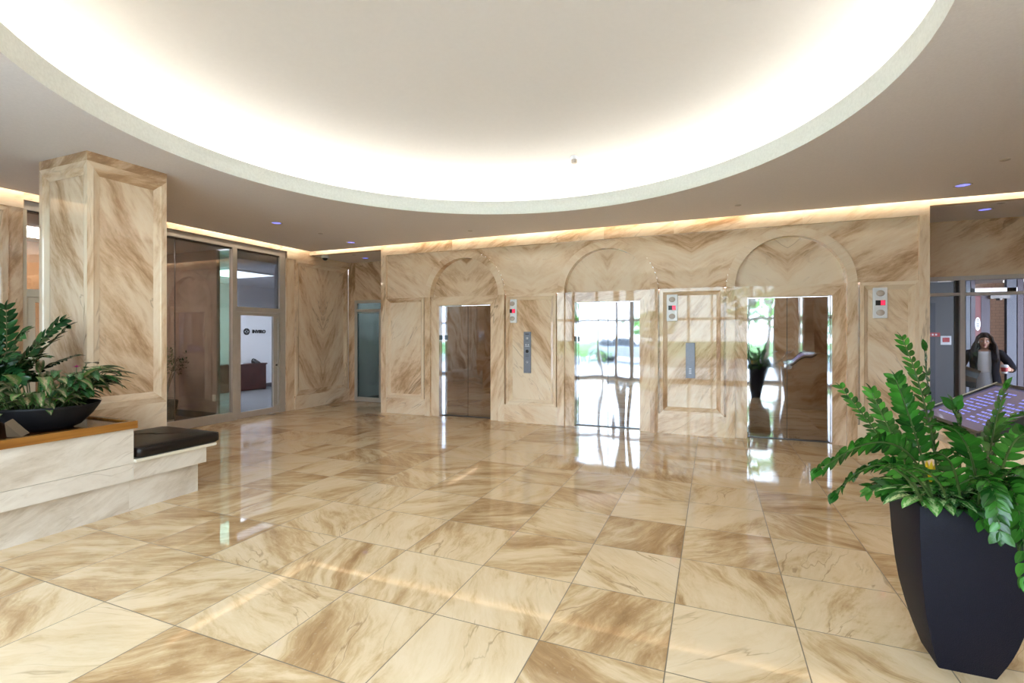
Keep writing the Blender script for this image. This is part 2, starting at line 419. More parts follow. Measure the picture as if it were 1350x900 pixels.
def picture_frame(mb, P, s0, s1, z0, z1, w, nb, nf, outer=True):
    "mitred bevelled stone frame: outer edge high (nf), sloping to the inner panel (nb)"
    prof = [(0, nb), (0, nf), (w * .45, nf), (w * .55, nf * .7 + nb * .3), (w, nb + .003)]
    def corner(k, inset, n):
        a, b = [(s0, z0), (s1, z0), (s1, z1), (s0, z1)][k]
        a += inset if k in (0, 3) else -inset; b += inset if k in (0, 1) else -inset
        return a, b, P(a, n, b)
    for k in range(4):
        off = rnd_off(); tn = random.uniform(.25, .6); ang = (0.15 if k in (0, 2) else PI / 2 - .15)
        for (i0, n0), (i1, n1) in (list(zip(prof, prof[1:])) if outer else list(zip(prof, prof[1:]))[1:]):
            a, b, c, d = corner(k, i0, n0), corner((k + 1) % 4, i0, n0), corner((k + 1) % 4, i1, n1), corner(k, i1, n1)
            mb.slab([a[2], b[2], c[2], d[2]], [a[:2], b[:2], c[:2], d[:2]], ang, off, None, tn)

# ------------------------------------------------------------------ elevator wall
PB = lambda s, n, z: (s, YW - n, z)
XL, XR = -6.13, 2.65
DC = [-4.28, -1.63, 1.02]; HW = .54; DH = 2.105; RI, RO, ZS = .71, .83, 2.27; ZT = 3.13
wall = empty('wall_back', (0, 0, 0), kind='structure')
mb = MB()
piers = [(XL, DC[0] - RO, -6.01, -5.11), (DC[0] + RO, DC[1] - RO, None, None), (DC[1] + RO, DC[2] - RO, None, None), (DC[2] + RO, XR, None, None)]
tilt = [1.0, -.95, .95, -.9]
for i, (a, b, _, _) in enumerate(piers):
    rect(mb, PB, a, b, 0, ZS, 0 if i in (0,) else -.02, tilt[i], tone=.42)
# spandrel field above z=ZS, cut round each arch, book matched about doors and piers
mids = [XL, (DC[0] + DC[1]) / 2, (DC[1] + DC[2]) / 2, XR]
offs = [rnd_off() for _ in range(4)]
def spand(x0, z0a, z0b, x1):
    xm = (x0 + x1) / 2
    c = min(mids[1:3] , key=lambda q: abs(q - xm))
    k = mids.index(c)
    mb.slab([PB(x0, 0, z0a), PB(x1, 0, z0b), PB(x1, 0, ZT), PB(x0, 0, ZT)], [(x0, z0a), (x1, z0b), (x1, ZT), (x0, ZT)], .55 if k == 1 else .5, offs[k], c, .5)
edges = [XL]
for c in DC: edges += [c - RO, c + RO]
edges.append(XR)
for a, b in zip(edges[0::2], edges[1::2]):
    m_ = (a + b) / 2
    if a == XL or b == XR: spand(a, ZS, ZS, b)
    else: spand(a, ZS, ZS, m_); spand(m_, ZS, ZS, b)
for c in DC:
    K = 28
    for i in range(K):
        t0, t1 = PI - PI * i / K, PI - PI * (i + 1) / K
        spand(c + RO * cos(t0), ZS + RO * sin(t0), ZS + RO * sin(t1), c + RO * cos(t1))
mb.build('stone_facing', M['marble'], wall, norm=False)
mb = MB()
# raised border: left, right and top band
block(mb, PB, XL, XL + .12, 0, ZT, -.1, .05, PI / 2 - .1, .35)
block(mb, PB, XR - .11, XR, 0, ZT, -.1, .05, PI / 2 - .1, .35)
xx = XL
for w in (1.62, 1.3, 1.55, 1.1, 1.75, 1.46):
    x1 = min(XR, xx + w); block(mb, PB, xx, x1, ZT, H + .22, -.1, .05, .35, random.uniform(.25, .5)); xx = x1
mb.build('stone_border', M['marble'], wall, norm=False)
# side returns of the block (alcove sides)
mb = MB()
for x in (XL, XR):
    mb.slab([(x, YW - .03, 0), (x, 9.28, 0), (x, 9.28, H), (x, YW - .03, H)], [(YW, 0), (9.28, 0), (9.28, H), (YW, H)], .7, rnd_off(), None, .5)
mb.build('side_facing', M['marble'], wall, norm=False)
for c in DC:
    mb = MB()
    K = 32; nF, nT = .055, -.085
    # arch ring, voussoir-free annulus in three stones
    of = rnd_off(); tn = .55
    for i in range(K):
        t0, t1 = PI - PI * i / K, PI - PI * (i + 1) / K
        q = lambda r, t, n: PB(c + r * cos(t), n, ZS + r * sin(t))
        st = lambda r, t: (r * cos(t), r * sin(t))
        mb.slab([q(RI, t0, nF), q(RI, t1, nF), q(RO, t1, nF), q(RO, t0, nF)], [st(RI, t0), st(RI, t1), st(RO, t1), st(RO, t0)], .5, of, 0, .38)
        mb.slab([q(RO, t0, nF), q(RO, t1, nF), q(RO, t1, 0), q(RO, t0, 0)], [st(RO, t0), st(RO, t1), st(RO + .03, t1), st(RO + .03, t0)], .5, of, 0, .5)
        mb.slab([q(RI, t0, nF), q(RI, t1, nF), q(RI, t1, nT), q(RI, t0, nT)], [st(RI, t0), st(RI, t1), st(RI - .06, t1), st(RI - .06, t0)], .5, of, 0, .5)
    mb.build('arch_ring', M['marble'], wall, norm=False)
    mb = MB(); of = rnd_off()
    for i in range(K):
        t0, t1 = PI - PI * i / K, PI - PI * (i + 1) / K
        x0, x1 = c + RI * cos(t0), c + RI * cos(t1)
        mb.slab([PB(x0, nT, ZS), PB(x1, nT, ZS), PB(x1, nT, ZS + RI * sin(t1)), PB(x0, nT, ZS + RI * sin(t0))],
                [(x0, ZS), (x1, ZS), (x1, ZS + RI * sin(t1)), (x0, ZS + RI * sin(t0))], (.75, .9, .6)[DC.index(c)], of, c, (.6, .35, .5)[DC.index(c)])
    mb.build('tympanum', M['marble'], wall, norm=False)
    # pilaster strips beside the door surround
    mb = MB()
    for sg in (-1, 1):
        a, b = sorted((c + sg * RI, c + sg * RO))
        block(mb, PB, a, b, 0, ZS, -.05, nF, PI / 2 - .25, .55)
    mb.build('pilaster_strip', M['marble'], wall, norm=False)
    # mitred door surround
    mb = MB(); n = .008; D0 = -.16
    for sg in (-1, 1):
        o_ = rnd_off()
        mb.slab([PB(c + sg * RI, n, 0), PB(c + sg * HW, n, 0), PB(c + sg * HW, n, DH), PB(c + sg * RI, n, ZS)],
                [(sg * RI, 0), (sg * HW, 0), (sg * HW, DH), (sg * RI, ZS)], PI / 2 - sg * .35, o_, None, .5)
        mb.slab([PB(c + sg * HW, n, 0), PB(c + sg * HW, D0, 0), PB(c + sg * HW, D0, DH), PB(c + sg * HW, n, DH)], [(0, 0), (.15, 0), (.15, DH), (0, DH)], PI / 2, o_, None, .6)
    o_ = rnd_off()
    mb.slab([PB(c - HW, n, DH), PB(c + HW, n, DH), PB(c + RI, n, ZS), PB(c - RI, n, ZS)], [(-HW, DH), (HW, DH), (RI, ZS), (-RI, ZS)], .25, o_, None, .5)
    mb.slab([PB(c - HW, n, DH), PB(c + HW, n, DH), PB(c + HW, D0, DH), PB(c - HW, D0, DH)], [(-HW, DH), (HW, DH), (HW, DH + .15), (-HW, DH + .15)], .2, o_, None, .6)
    mb.slab([PB(c - RI, nT, ZS), PB(c + RI, nT, ZS), PB(c + RI, n, ZS), PB(c - RI, n, ZS)], [(-RI, ZS), (RI, ZS), (RI, ZS + .05), (-RI, ZS + .05)], .2, o_, None, .4)
    mb.build('door_surround', M['marble'], wall, norm=False)
# framed wall panels with plinths
PN = [(-6.01, -5.11), (DC[0] + RO, DC[1] - RO), (DC[1] + RO, DC[2] - RO), (DC[2] + RO, XR - .11)]
for i, (a, b) in enumerate(PN):
    mb = MB()
    picture_frame(mb, PB, a + (.0 if i in (0,) else .03), b - (.0 if i == 3 else .03), .31, ZS, .105, -.02, .045 if i else .04)
    mb.build('panel_frame', M['marble'], wall, norm=False)
    mb = MB(); block(mb, PB, a if i == 0 else a - .0, b, 0, .31, -.05, .05 if i else .03, .5 * (-1) ** i, .35)
    mb.build('plinth', M['marble'], wall, norm=False)

# elevator doors (three)
LAB = ['brown looking polished steel elevator door nearest the left alcove', 'centre polished steel elevator door mirroring the bright entrance windows',
       'right polished steel elevator door mirroring the potted plant']
ELV = None
for i, c in enumerate(DC):
    e = empty('door_%d' % (i + 4), (c, YW + .15, 0), label=LAB[i], kind='structure')
    for sg in (-1, 1):
        mb = MB(); a, b = sorted((sg * .004, sg * (HW - .012))); mb.box(a, b, 0, .035, .012, DH - .004)
        mb.build('door_leaf', M['steel'], e)
    mb = MB(); mb.box(-HW + .001, -HW + .012, -.06, .035, .012, DH - .002); mb.box(HW - .012, HW - .001, -.06, .035, .012, DH - .002)
    mb.build('steel_jamb', M['steel'], e)
    mb = MB(); mb.box(-HW, HW, -.04, .06, .0005, .012); mb.build('threshold', M['alu_dark'], e)
    mb = MB(); mb.box(-HW, HW, .037, .05, .0, DH); mb.build('shaft_backing', M['black'], e)
for i, (x, z) in enumerate(((DC[0] - HW + .008, 1.50), (DC[1] - HW + .008, 1.48))):
    mb = MB(); mb.box(x, x + .012, YW - .006, YW + .105, z - .045, z + .045)
    tag(mb.build('jamb_plate', M['black'], bevel=.002), 'small black floor number plate on the jamb of the %s elevator' % ('left' if i == 0 else 'centre'), 'plate', 'jamb plates')

# hall lanterns + call panels
def lantern(x, z, lab, yw):
    e = empty('hall_lantern', (x, yw, z), label=lab, cat='elevator indicator', group='elevator hall lanterns')
    w, h = .165, .42
    mb = MB(); mb.box(-w / 2, w / 2, -.035, 0, -h / 2, h / 2); mb.build('backplate', M['plate_white'], e, bevel=.008)
    for sz in (.13, -.135):
        mb = MB(); mb.loft([[(r * cos(2 * PI * k / 24), y, sz + r * .85 * sin(2 * PI * k / 24)) for k in range(24)] for r, y in ((.048, -.034), (.048, -.041), (.04, -.045), (.001, -.045))])
        mb.build('speaker_grille', M['grille'], e)
    mb = MB(); mb.box(-.055, .055, -.042, -.03, -.035, .035); d = mb.build('display', M['black'], e, bevel=.002)
    mb = MB(); mb.box(.004, .05, -.0435, -.0418, -.03, .03); mb.build('lit_digit', M['red'], d)
lantern(-3.31, 1.975, 'white hall lantern with red digit right of the left elevator', YW + .02)
lantern(-.59, 1.975, 'white hall lantern with red digit right of the centre elevator', YW + .02)
lantern(2.12, 1.985, 'white hall lantern with red digit right of the right elevator', YW + .02)
e = empty('call_panel', (-3.03, YW + .02, 1.24), label='tall steel elevator call panel with key switches and black button', cat='call panel')
mb = MB(); mb.box(-.068, .068, -.02, 0, -.365, .365); mb.build('faceplate', M['plate'], e, bevel=.004)
def disc(mb, x, z, r, y0, y1, seg=20): mb.loft([[(x + q * cos(2 * PI * k / seg), y, z + q * sin(2 * PI * k / seg)) for k in range(seg)] for q, y in ((r, y0), (r, y1), (.001, y1))])
mb = MB(); disc(mb, 0, .02, .028, -.019, -.03); mb.build('call_button', M['black'], e)
for z in (.25, -.17):
    mb = MB(); disc(mb, 0, z, .018, -.019, -.027); k_ = mb.build('key_switch', M['plate_white'], e)
    mb = MB(); mb.box(-.004, .004, -.03, -.026, z - .012, z + .012); mb.build('key_slot', M['ink'], k_)
mb = MB(); mb.box(-.035, .035, -.0215, -.0195, .315, .332); mb.box(-.03, .03, -.0215, -.0195, .20, .206); mb.box(-.03, .03, -.0215, -.0195, -.05, -.044)
mb.box(-.03, .03, -.0215, -.0195, -.075, -.069); tag(mb.build('engraved_lines', M['ink'], e), kind='stuff')
mb = MB(); 
for x in (-.022, .022): disc(mb, x, .135, .011, -.019, -.025)
mb.box(-.04, .04, -.0215, -.0195, .105, .111); mb.build('phone_jacks', M['plate_white'], e)
e = empty('call_panel', (-.32, YW + .02, 1.15), label='plain brushed steel call panel between centre and right elevators', cat='call panel')
mb = MB(); mb.box(-.068, .068, -.022, 0, -.275, .275); mb.build('faceplate', M['plate'], e, bevel=.004)
mb = MB()
for z in (-.13, -.155, -.18, -.205): mb.box(-.02, .016, -.0235, -.0215, z, z + .008)
mb.build('engraved_mark', M['plate_white'], e)

# ------------------------------------------------------------------ left wall (X=-8)
PL = lambda s, n, z: (-8.0 + n, s, z)
wl = empty('wall_left', kind='structure')
mb = MB()
for (a, b) in ((-1.0, .9), (.9, 3.22)):
    rect(mb, PL, a, b, 0, 3.13, 0, .9, tone=.5)
rect(mb, PL, 3.22, 3.35, 0, 3.24, 0, PI / 2 - .4, tone=.5)
# pier between door and corner
rect(mb, PL, 7.45, 7.65, 0, 3.24, 0, PI / 2 - .2, tone=.45)
mc = (7.65 + 9.28) / 2; of = rnd_off()
for a, b in ((7.65, mc), (mc, 9.28)): rect(mb, PL, a, b, .25, 3.13, -.01, 1.15, of, mc, .42)
mb.build('stone_facing', M['marble'], wl, norm=False)
mb = MB()
block(mb, PL, -1.0, 3.35, 3.13, 3.53, -.1, .02, .3, .35)
block(mb, PL, 3.35, 7.45, 3.24, 3.53, -.1, .02, .3, .35)
block(mb, PL, 7.45, 9.28, 3.10, 3.53, -.1, .02, .3, .45)
mb.build('top_band', M['marble'], wl, norm=False)
mb = MB(); block(mb, PL, 7.65, 9.28, 0, .28, -.05, .03, .3, .5); block(mb, PL, -1.0, 3.35, 0, .28, -.05, .03, .3, .4); mb.build('plinth', M['marble'], wl, norm=False)
for a, b in ((7.67, 9.22), (1.0, 3.2), (-.95, .85)):
    mb = MB(); picture_frame(mb, PL, a, b, .28, 3.11, .11, -.01, .03); mb.build('panel_frame', M['marble'], wl, norm=False)
mb = MB()
for y in (3.35, 7.45):
    mb.slab([(-8.0, y, 0), (-8.15, y, 0), (-8.15, y, 3.24), (-8.0, y, 3.24)], [(0, 0), (.15, 0), (.15, 3.24), (0, 3.24)], PI / 2 - .2, rnd_off(), None, .5)
mb.slab([(-8.0, 3.35, 3.24), (-8.0, 7.45, 3.24), (-8.15, 7.45, 3.24), (-8.15, 3.35, 3.24)], [(3.35, 0), (7.45, 0), (7.45, .15), (3.35, .15)], .2, rnd_off(), None, .5)
mb.build('opening_return', M['marble'], wl, norm=False)

# storefront
def bars(lst, name, mat, parent, bevel=.003):
    mb = MB()
    for b in lst: mb.box(*b)
    return mb.build(name, mat, parent, bevel=bevel)
sf = empty('window_1', (-8.07, 3.35, 0), kind='structure')
W0, W1 = -.045, .045
bars([(W0, W1, 0, 4.1, 3.13, 3.24)], 'head_frame', M['alu'], sf)
bars([(W0 - .01, W1 - .02, 0, 4.1, 3.105, 3.13)], 'head_bead', M['alu_dark'], sf)
bars([(W0, W1, 1.0, 2.93, 0, .15)], 'sill_frame', M['alu'], sf)
bars([(W0, W1 + .004, 2.915, 3.005, 0, 3.13)], 'mullion', M['alu'], sf)
bars([(W0, W1, .93, 1.0, 0, 3.13)], 'mullion', M['alu'], sf)
bars([(W0, W1, 0, .05, 0, 3.13)], 'jamb_frame', M['cream'], sf)
bars([(W0, W1, 3.96, 4.1, 0, 3.13)], 'jamb_frame', M['alu'], sf)
bars([(W0, W1, 3.005, 3.96, 1.98, 2.07)], 'transom_rail', M['alu'], sf)
bars([(W0, W1, .05, .93, 2.03, 2.13)], 'transom_rail', M['cream'], sf)
bars([(-.006, .006, 1.0, 1.915, .15, 3.13)], 'pane', M['glass_store'], sf, 0)
bars([(-.006, .006, 1.92, 2.915, .15, 3.13)], 'pane', M['glass_store'], sf, 0)
bars([(-.008, .008, 1.9145, 1.9205, .15, 3.13)], 'glass_joint', M['alu_dark'], sf, 0)
bars([(-.006, .006, 3.005, 3.96, 2.07, 3.13)], 'pane', M['glass_frost'], sf, 0)
bars([(-.006, .006, .05, .93, 2.13, 3.13)], 'pane', M['glass_store'], sf, 0)
def glassdoor(name, y0, y1, ztop, fm, gm, handle_side):
    d = empty(name, (-8.07, y0, 0), kind='structure'); w = y1 - y0
    mb = MB(); st = .085
    mb.box(-.025, .025, 0, st, .01, ztop); mb.box(-.025, .025, w - st * 1.6 if handle_side > 0 else w - st, w, .01, ztop)
    we = w - st * 1.6 if handle_side > 0 else w - st; mb.box(-.025, .025, st, we, ztop - .06, ztop); mb.box(-.025, .025, st, we, .01, .12)
    mb.build('door_frame', fm, d, bevel=.003)
    mb = MB(); mb.box(-.004, .004, st, we, .12, ztop - .06); mb.build('pane', gm, d)
    yh = w - .07
    if handle_side > 0:
        for z0, z1 in ((.99, 1.86), (.16, .93)):
            for sx in (1,):
                p = [(.025, yh, z0), (.06, yh, z0 + .01), (.075, yh, z0 + .05), (.075, yh, z1 - .05), (.06, yh, z1 - .01), (.025, yh, z1)]
                mb = MB(); mb.tube(p, .011, 8); mb.build('pull_handle', M['alu_pale'], d)
        mb = MB(); mb.tube([(.02, yh + .0, .95), (.04, yh, .95)], .018, 12); mb.build('door_lock', M['alu_dark'], d)
    return d
glassdoor('door_1', 6.36, 7.31, 1.975, M['alu'], M['glass_door'], 1)
glassdoor('door_2', 3.405, 4.28, 2.025, M['cream'], M['glass_store'], 0)

# alcove behind left corner: back wall, tinted door
YA = 9.28
PA = lambda s, n, z: (s, YA - n, z)
wa = empty('wall_alcove_left', kind='structure')
mb = MB()
rect(mb, PA, -8.0, -7.80, 0, 3.25, 0, 1.2, tone=.6); rect(mb, PA, -7.80, -6.33, 2.36, 3.25, 0, -.7, tone=.45); rect(mb, PA, -6.33, XL, 0, 3.25, 0, 1.2, tone=.5)
mb.build('stone_facing', M['marble'], wa, norm=False)
d = empty('door_3', (-7.80, YA, 0), kind='structure')
bars([(0, .07, -.03, .05, 0, 2.36), (1.40, 1.47, -.03, .05, 0, 2.36), (.07, 1.40, -.03, .05, 2.29, 2.36), (.07, 1.40, -.03, .05, 2.09, 2.15), (.07, 1.40, -.03, .05, 0, .1), (.70, .77, -.03, .05, .1, 2.09)], 'door_frame', M['alu'], d)
bars([(.07, .085, -.036, -.028, .1, 2.07), (.07, .70, -.036, -.028, 2.06, 2.075)], 'frame_bead', M['alu_pale'], d)
bars([(.07, .70, .0, .012, .1, 2.09), (.77, 1.40, .0, .012, .1, 2.09), (.07, 1.40, .0, .012, 2.15, 2.29)], 'pane', M['glass_tint'], d, 0)

# right alcove
wr = empty('wall_alcove_right', kind='structure')
mb = MB(); rect(mb, PA, XR, 4.5, 2.42, 3.25, 0, .45, tone=.42); rect(mb, PA, XR, 2.82, 0, 2.42, 0, 1.2, tone=.5)
mb.build('stone_facing', M['marble'], wr, norm=False)
w2 = empty('window_2', (2.82, YA, 0), kind='structure')
bars([(0, 1.68, -.04, .06, 2.36, 2.42), (0, 1.68, -.04, .06, 2.13, 2.175), (.58, .64, -.044, .062, 0, 2.358), (0, .04, -.04, .06, 0, 2.36), (1.62, 1.68, -.04, .06, 0, 2.36), (0, .58, -.04, .06, 0, .1)], 'window_frame', M['alu_pale'], w2)
bars([(.535, .58, .0, .05, .1, 2.13), (.535, .58, .0, .05, 2.175, 2.36)], 'glazing_bead', M['alu_dark'], w2)
bars([(.04, .58, .0, .01, .1, 2.13), (.04, .58, .0, .01, 2.175, 2.36), (.64, 1.62, .0, .01, 2.175, 2.36), (.64, 1.62, .0, .01, .02, 2.13)], 'pane', M['glass_door'], w2, 0)

# right wall, front wall (entrance side)
mb = MB()
PR = lambda s, n, z: (4.5 - n, s, z)
for a, b in ((-1, 1.2), (1.2, 3.4), (3.4, 5.6), (5.6, 7.8), (7.8, 9.28)): rect(mb, PR, a, b, 0, 3.53, 0, random.choice((.8, -.8)), tone=.5)
tag(mb.build('wall_right', M['marble'], norm=False), kind='structure')
mb = MB()
PF = lambda s, n, z: (s, -1.0 + n, z)
for a, b in ((-8.0, -6.7), (-6.7, -5.4), (1.85, 3.2), (3.2, 4.5)): rect(mb, PF, a, b, 0, 3.53, 0, random.choice((.8, -.8)), tone=.5)
rect(mb, PF, -5.4, 1.85, 3.2, 3.53, 0, .2)
tag(mb.build('wall_front', M['marble'], norm=False), kind='structure')
w3 = empty('window_3', (-5.4, -1.05, 0), kind='structure')
fl = [(0, 7.25, -.05, .05, 3.12, 3.2), (0, 7.25, -.05, .05, 2.04, 2.13), (0, 7.25, -.05, .05, 0, .09)]
bars(fl, 'frame_rail', M['alu'], w3)
for k, (x, w_) in enumerate(((0, .08), (.70, .08), (1.55, .08), (2.18, .2), (2.62, .26), (3.6, .08), (4.62, .08), (5.34, .08), (6.50, .08), (7.17, .08))):
    bars([(x, x + w_, -.053, .053, .09, 3.12)], 'mullion', M['alu'], w3)
bars([(.04, 7.2, -.005, .005, .09, 2.04), (.04, 7.2, -.005, .005, 2.13, 3.12)], 'pane', M['glass'], w3, 0)

# ------------------------------------------------------------------ ceiling with round opening
mb = MB(); K = 96
x0, x1, y0, y1 = -7.88, 4.40, -.95, 7.97
ring = [(CX + CR * cos(2 * PI * k / K), CY + CR * sin(2 * PI * k / K)) for k in range(K)]
def border(k):
    a = 2 * PI * k / K; dx, dy = cos(a), sin(a)
    t = min([((x1 if dx > 0 else x0) - CX) / dx if abs(dx) > 1e-6 else 1e9, ((y1 if dy > 0 else y0) - CY) / dy if abs(dy) > 1e-6 else 1e9])
    return (CX + dx * t, CY + dy * t)
bo = [border(k) for k in range(K)]
corn = [(x0, y0), (x0, y1), (x1, y0), (x1, y1)]
for k in range(K):
    a, b = ring[k], ring[(k + 1) % K]; c, d_ = bo[(k + 1) % K], bo[k]
    pts = [(*a, H), (*b, H), (*c, H)]
    if abs(c[0] - d_[0]) > 1e-4 and abs(c[1] - d_[1]) > 1e-4:
        q = min(corn, key=lambda p: (p[0] - c[0]) ** 2 + (p[1] - c[1]) ** 2); pts.append((*q, H))
    pts.append((*d_, H)); mb.face(pts)
# edge upstands beside the light slot
for (p, q) in (((x0, y0), (x0, y1)), ((x0, y1), (x1, y1)), ((x1, y1), (x1, y0)), ((x1, y0), (x0, y0))):
    mb.face([(*p, H), (*q, H), (*q, H + .03), (*p, H + .03)])
# slot lid
def lid(a0, a1, b0, b1): mb.face([(a0, b0, H + .22), (a1, b0, H + .22), (a1, b1, H + .22), (a0, b1, H + .22)])
lid(-8.05, -7.7, -1.05, 8.2); lid(4.25, 4.55, -1.05, 8.2); lid(-8.05, 4.55, 7.8, 8.2); lid(-8.05, 4.55, -1.1, -.75)
mb.face([(-7.7, -.75, H + .03), (-7.7, 7.8, H + .03), (-7.7, 7.8, H + .22), (-7.7, -.75, H + .22)])
mb.face([(-7.7, 7.8, H + .03), (4.25, 7.8, H + .03), (4.25, 7.8, H + .22), (-7.7, 7.8, H + .22)])
mb.face([(4.25, -.75, H + .03), (4.25, 7.8, H + .03), (4.25, 7.8, H + .22), (4.25, -.75, H + .22)])
for pts in (((-7.88, -.95), (-7.7, -.75), (-7.7, 7.8), (-7.88, 7.97)), ((-7.88, 7.97), (-7.7, 7.8), (4.25, 7.8), (4.40, 7.97)), ((4.40, 7.97), (4.25, 7.8), (4.25, -.75), (4.40, -.95))):
    mb.face([(*p, H + .03) for p in pts])
CE = tag(mb.build('ceiling', M['ceil'], norm=False), kind='structure')
# fascia ring, trough and dome
mb = MB(); mb.lathe([(CR, H), (CR, H + .19), (CR + .03, H + .19), (CR + .03, H + .02), (CR + .45, H + .02)], CX, CY, 128)
mb.build('dome_fascia', M['fascia'], CE, norm=False)
mb = MB(); RD = CR + .44
prof = [(RD, H + .02), (RD, H + .10)] + [(RD * cos(t), H + .10 + 1.05 * sin(t)) for t in [PI / 2 * i / 22 for i in range(1, 22)]] + [(.01, H + 1.15)]
mb.lathe(prof, CX, CY, 128); mb.build('dome_shell', M['dome'], CE, norm=False)
# alcove ceilings + header strips
mb = MB()
for a, b in ((-8.0, XL), (XR, 4.5)): mb.face([(a, YW + .06, 3.25), (b, YW + .06, 3.25), (b, YA, 3.25), (a, YA, 3.25)])
tag(mb.build('ceiling_alcove', M['ceil'], norm=False), kind='structure')
mb = MB()
for a, b in ((-8.0, XL), (XR, 4.5)): block(mb, PB, a, b, 3.25, H + .22, -.06, .05, .25, .3)
tag(mb.build('trim_1', M['marble'], norm=False), kind='structure')
# building roof above everything keeps daylight out of the void
mb = MB(); mb.box(-13.2, 6.5, -1.4, 14.5, 4.75, 4.9)
mb.box(-13.2, 6.5, -1.4, -1.11, 3.5, 4.75)
tag(mb.build('roof', M['ceil']), kind='structure')

# cove tube and slot strips (the lobby's hidden lamps)
mb = MB(); K = 96
mb.loft([[(CX + (CR + .17 + .035 * cos(a)) * cos(2 * PI * k / K), CY + (CR + .17 + .035 * cos(a)) * sin(2 * PI * k / K), H + .075 + .035 * sin(a)) for k in range(K)] for a in [2 * PI * j / 8 for j in range(9)]], cap=False)
tag(mb.build('cove_light', M['cove']), 'glowing white light tube ring tucked behind the rim of the ceiling dome', 'light')
def strip(a0, a1, b0, b1, lab):
    mb = MB(); mb.box(a0, a1, b0, b1, H + .08, H + .10)
    tag(mb.build('light_strip', M['led_warm']), lab, 'light', 'warm slot lights')
strip(-7.8, 4.3, 7.935, 7.96, 'warm light strip in the ceiling slot above the elevator wall')
strip(-7.87, -7.845, -.6, 7.85, 'warm light strip in the ceiling slot above the left glass wall')

# ------------------------------------------------------------------ columns
def column(x0, x1, y0, y1, lab):
    e = empty('stone_column', ((x0 + x1) / 2, (y0 + y1) / 2, 0), label=lab, cat='column', group='square stone columns')
    ox, oy = (x0 + x1) / 2, (y0 + y1) / 2; hx, hy = (x1 - x0) / 2, (y1 - y0) / 2
    mb = MB(.45); mb.box(-hx + .035, hx - .035, -hy + .035, hy - .035, 0, H, ang=-1.0, tone=.45); mb.build('shaft', M['marble'], e)
    mb = MB(); mb.box(-hx, hx, -hy, hy, 3.22, H, ang=.5, tone=.75); mb.build('capital_band', M['marble'], e)
    mb = MB(); mb.box(-hx, hx, -hy, hy, 0, .815, ang=.5, tone=.4); mb.build('base_block', M['marble'], e)
    faces = [(lambda s, n, z: (hx - .035 + n, s, z), hy), (lambda s, n, z: (-hx + .035 - n, s, z), hy), (lambda s, n, z: (s, -hy + .035 - n, z), hx), (lambda s, n, z: (s, hy - .035 + n, z), hx)]
    for P, h in faces:
        mb = MB(); picture_frame(mb, P, -h, h, .815, 3.22, .12, 0, .035, False); mb.build('panel_frame', M['marble'], e, norm=False)
    return e
column(-6.36, -5.54, 2.79, 3.53, 'square marble column rising behind the wood topped planter bench')
column(1.99, 2.81, 2.79, 3.53, 'square marble column behind the directory desk, mirrored in the right elevator')

# ------------------------------------------------------------------ planter bench
e = empty('planter_bench', (-5.5, .8, 0), label='long pale marble planter bench with orange wood edge under the bowls', cat='bench planter')
def W(o, *b): return (b[0] + 5.5, b[1] + 5.5, b[2] - .8, b[3] - .8, b[4], b[5])
mb = MB(); mb.box(*W(0, -6.36, -4.66, -.9, 2.69, .43, .735), ang=.25, tone=.35); mb.box(*W(0, -6.36, -4.663, -.9, 2.688, .285, .427), ang=.25, tone=.35); mb.build('stone_body', M['pale'], e)
mb = MB(); mb.box(*W(0, -6.36, -4.725, -.9, 2.69, 0, .285), ang=.4, tone=.62); mb.box(*W(0, -5.53, -4.725, 2.69, 3.31, 0, .285), ang=.4, tone=.5); mb.build('stone_base', M['pale'], e)
mb = MB()
mb.box(*W(0, -4.68, -4.625, -.9, 2.705, .735, .80)); mb.box(*W(0, -5.53, -4.68, 2.665, 2.705, .735, .80)); mb.build('wood_edge', M['wood'], e, bevel=.004)
mb = MB(); mb.box(*W(0, -6.36, -4.68, -.9, 2.665, .735, .785)); mb.build('tray_top', M['wood_dark'], e)
mb = MB(); mb.box(*W(0, -5.53, -4.66, 2.69, 3.35, .285, .435), ang=.5, tone=.45); mb.build('bench_stone', M['pale'], e)
mb = MB(); mb.box(*W(0, -5.53, -4.63, 2.692, 3.44, .435, .462)); mb.build('seat_slab', M['cream'], e, bevel=.004)
# cushion
mb = MB()
cx0, cx1, cy0, cy1, z0, z1 = -5.5, -4.635, 2.715, 3.485, .463, .565
rings = []
for ins, z in ((.02, z0), (.0, z0 + .018), (0, z1 - .025), (.012, z1 - .008), (.035, z1), (.2, z1 + .012), (.38, z1 + .014)):
    a, b, c, d_ = cx0 + ins, cx1 - ins, cy0 + min(ins, .37), cy1 - min(ins, .37); r = .04; pts = []
    for (px, py, a0) in ((b - r, d_ - r, 0), (a + r, d_ - r, PI / 2), (a + r, c + r, PI), (b - r, c + r, 1.5 * PI)):
        for k in range(5): t = a0 + PI / 2 * k / 4; pts.append((px + r * cos(t), py + r * sin(t), z))
    rings.append(pts)
mb.loft(rings)
c_ = mb.build('seat_cushion', M['leather'])
tag(c_, 'dark brown leather cushion on the end of the marble bench', 'cushion')
def loop(z, ins):
    a, b, c, d_ = cx0 + ins, cx1 - ins, cy0 + ins, cy1 - ins; r = .04; pts = []
    for (px, py, a0) in ((b - r, d_ - r, 0), (a + r, d_ - r, PI / 2), (a + r, c + r, PI), (b - r, c + r, 1.5 * PI)):
        for k in range(5): t = a0 + PI / 2 * k / 4; pts.append((px + r * cos(t), py + r * sin(t), z))
    return pts + [pts[0]]
mb = MB(); mb.tube(loop(z1 - .012, .004), .005, 6, cap=False); mb.build('piping', M['leather'], c_)

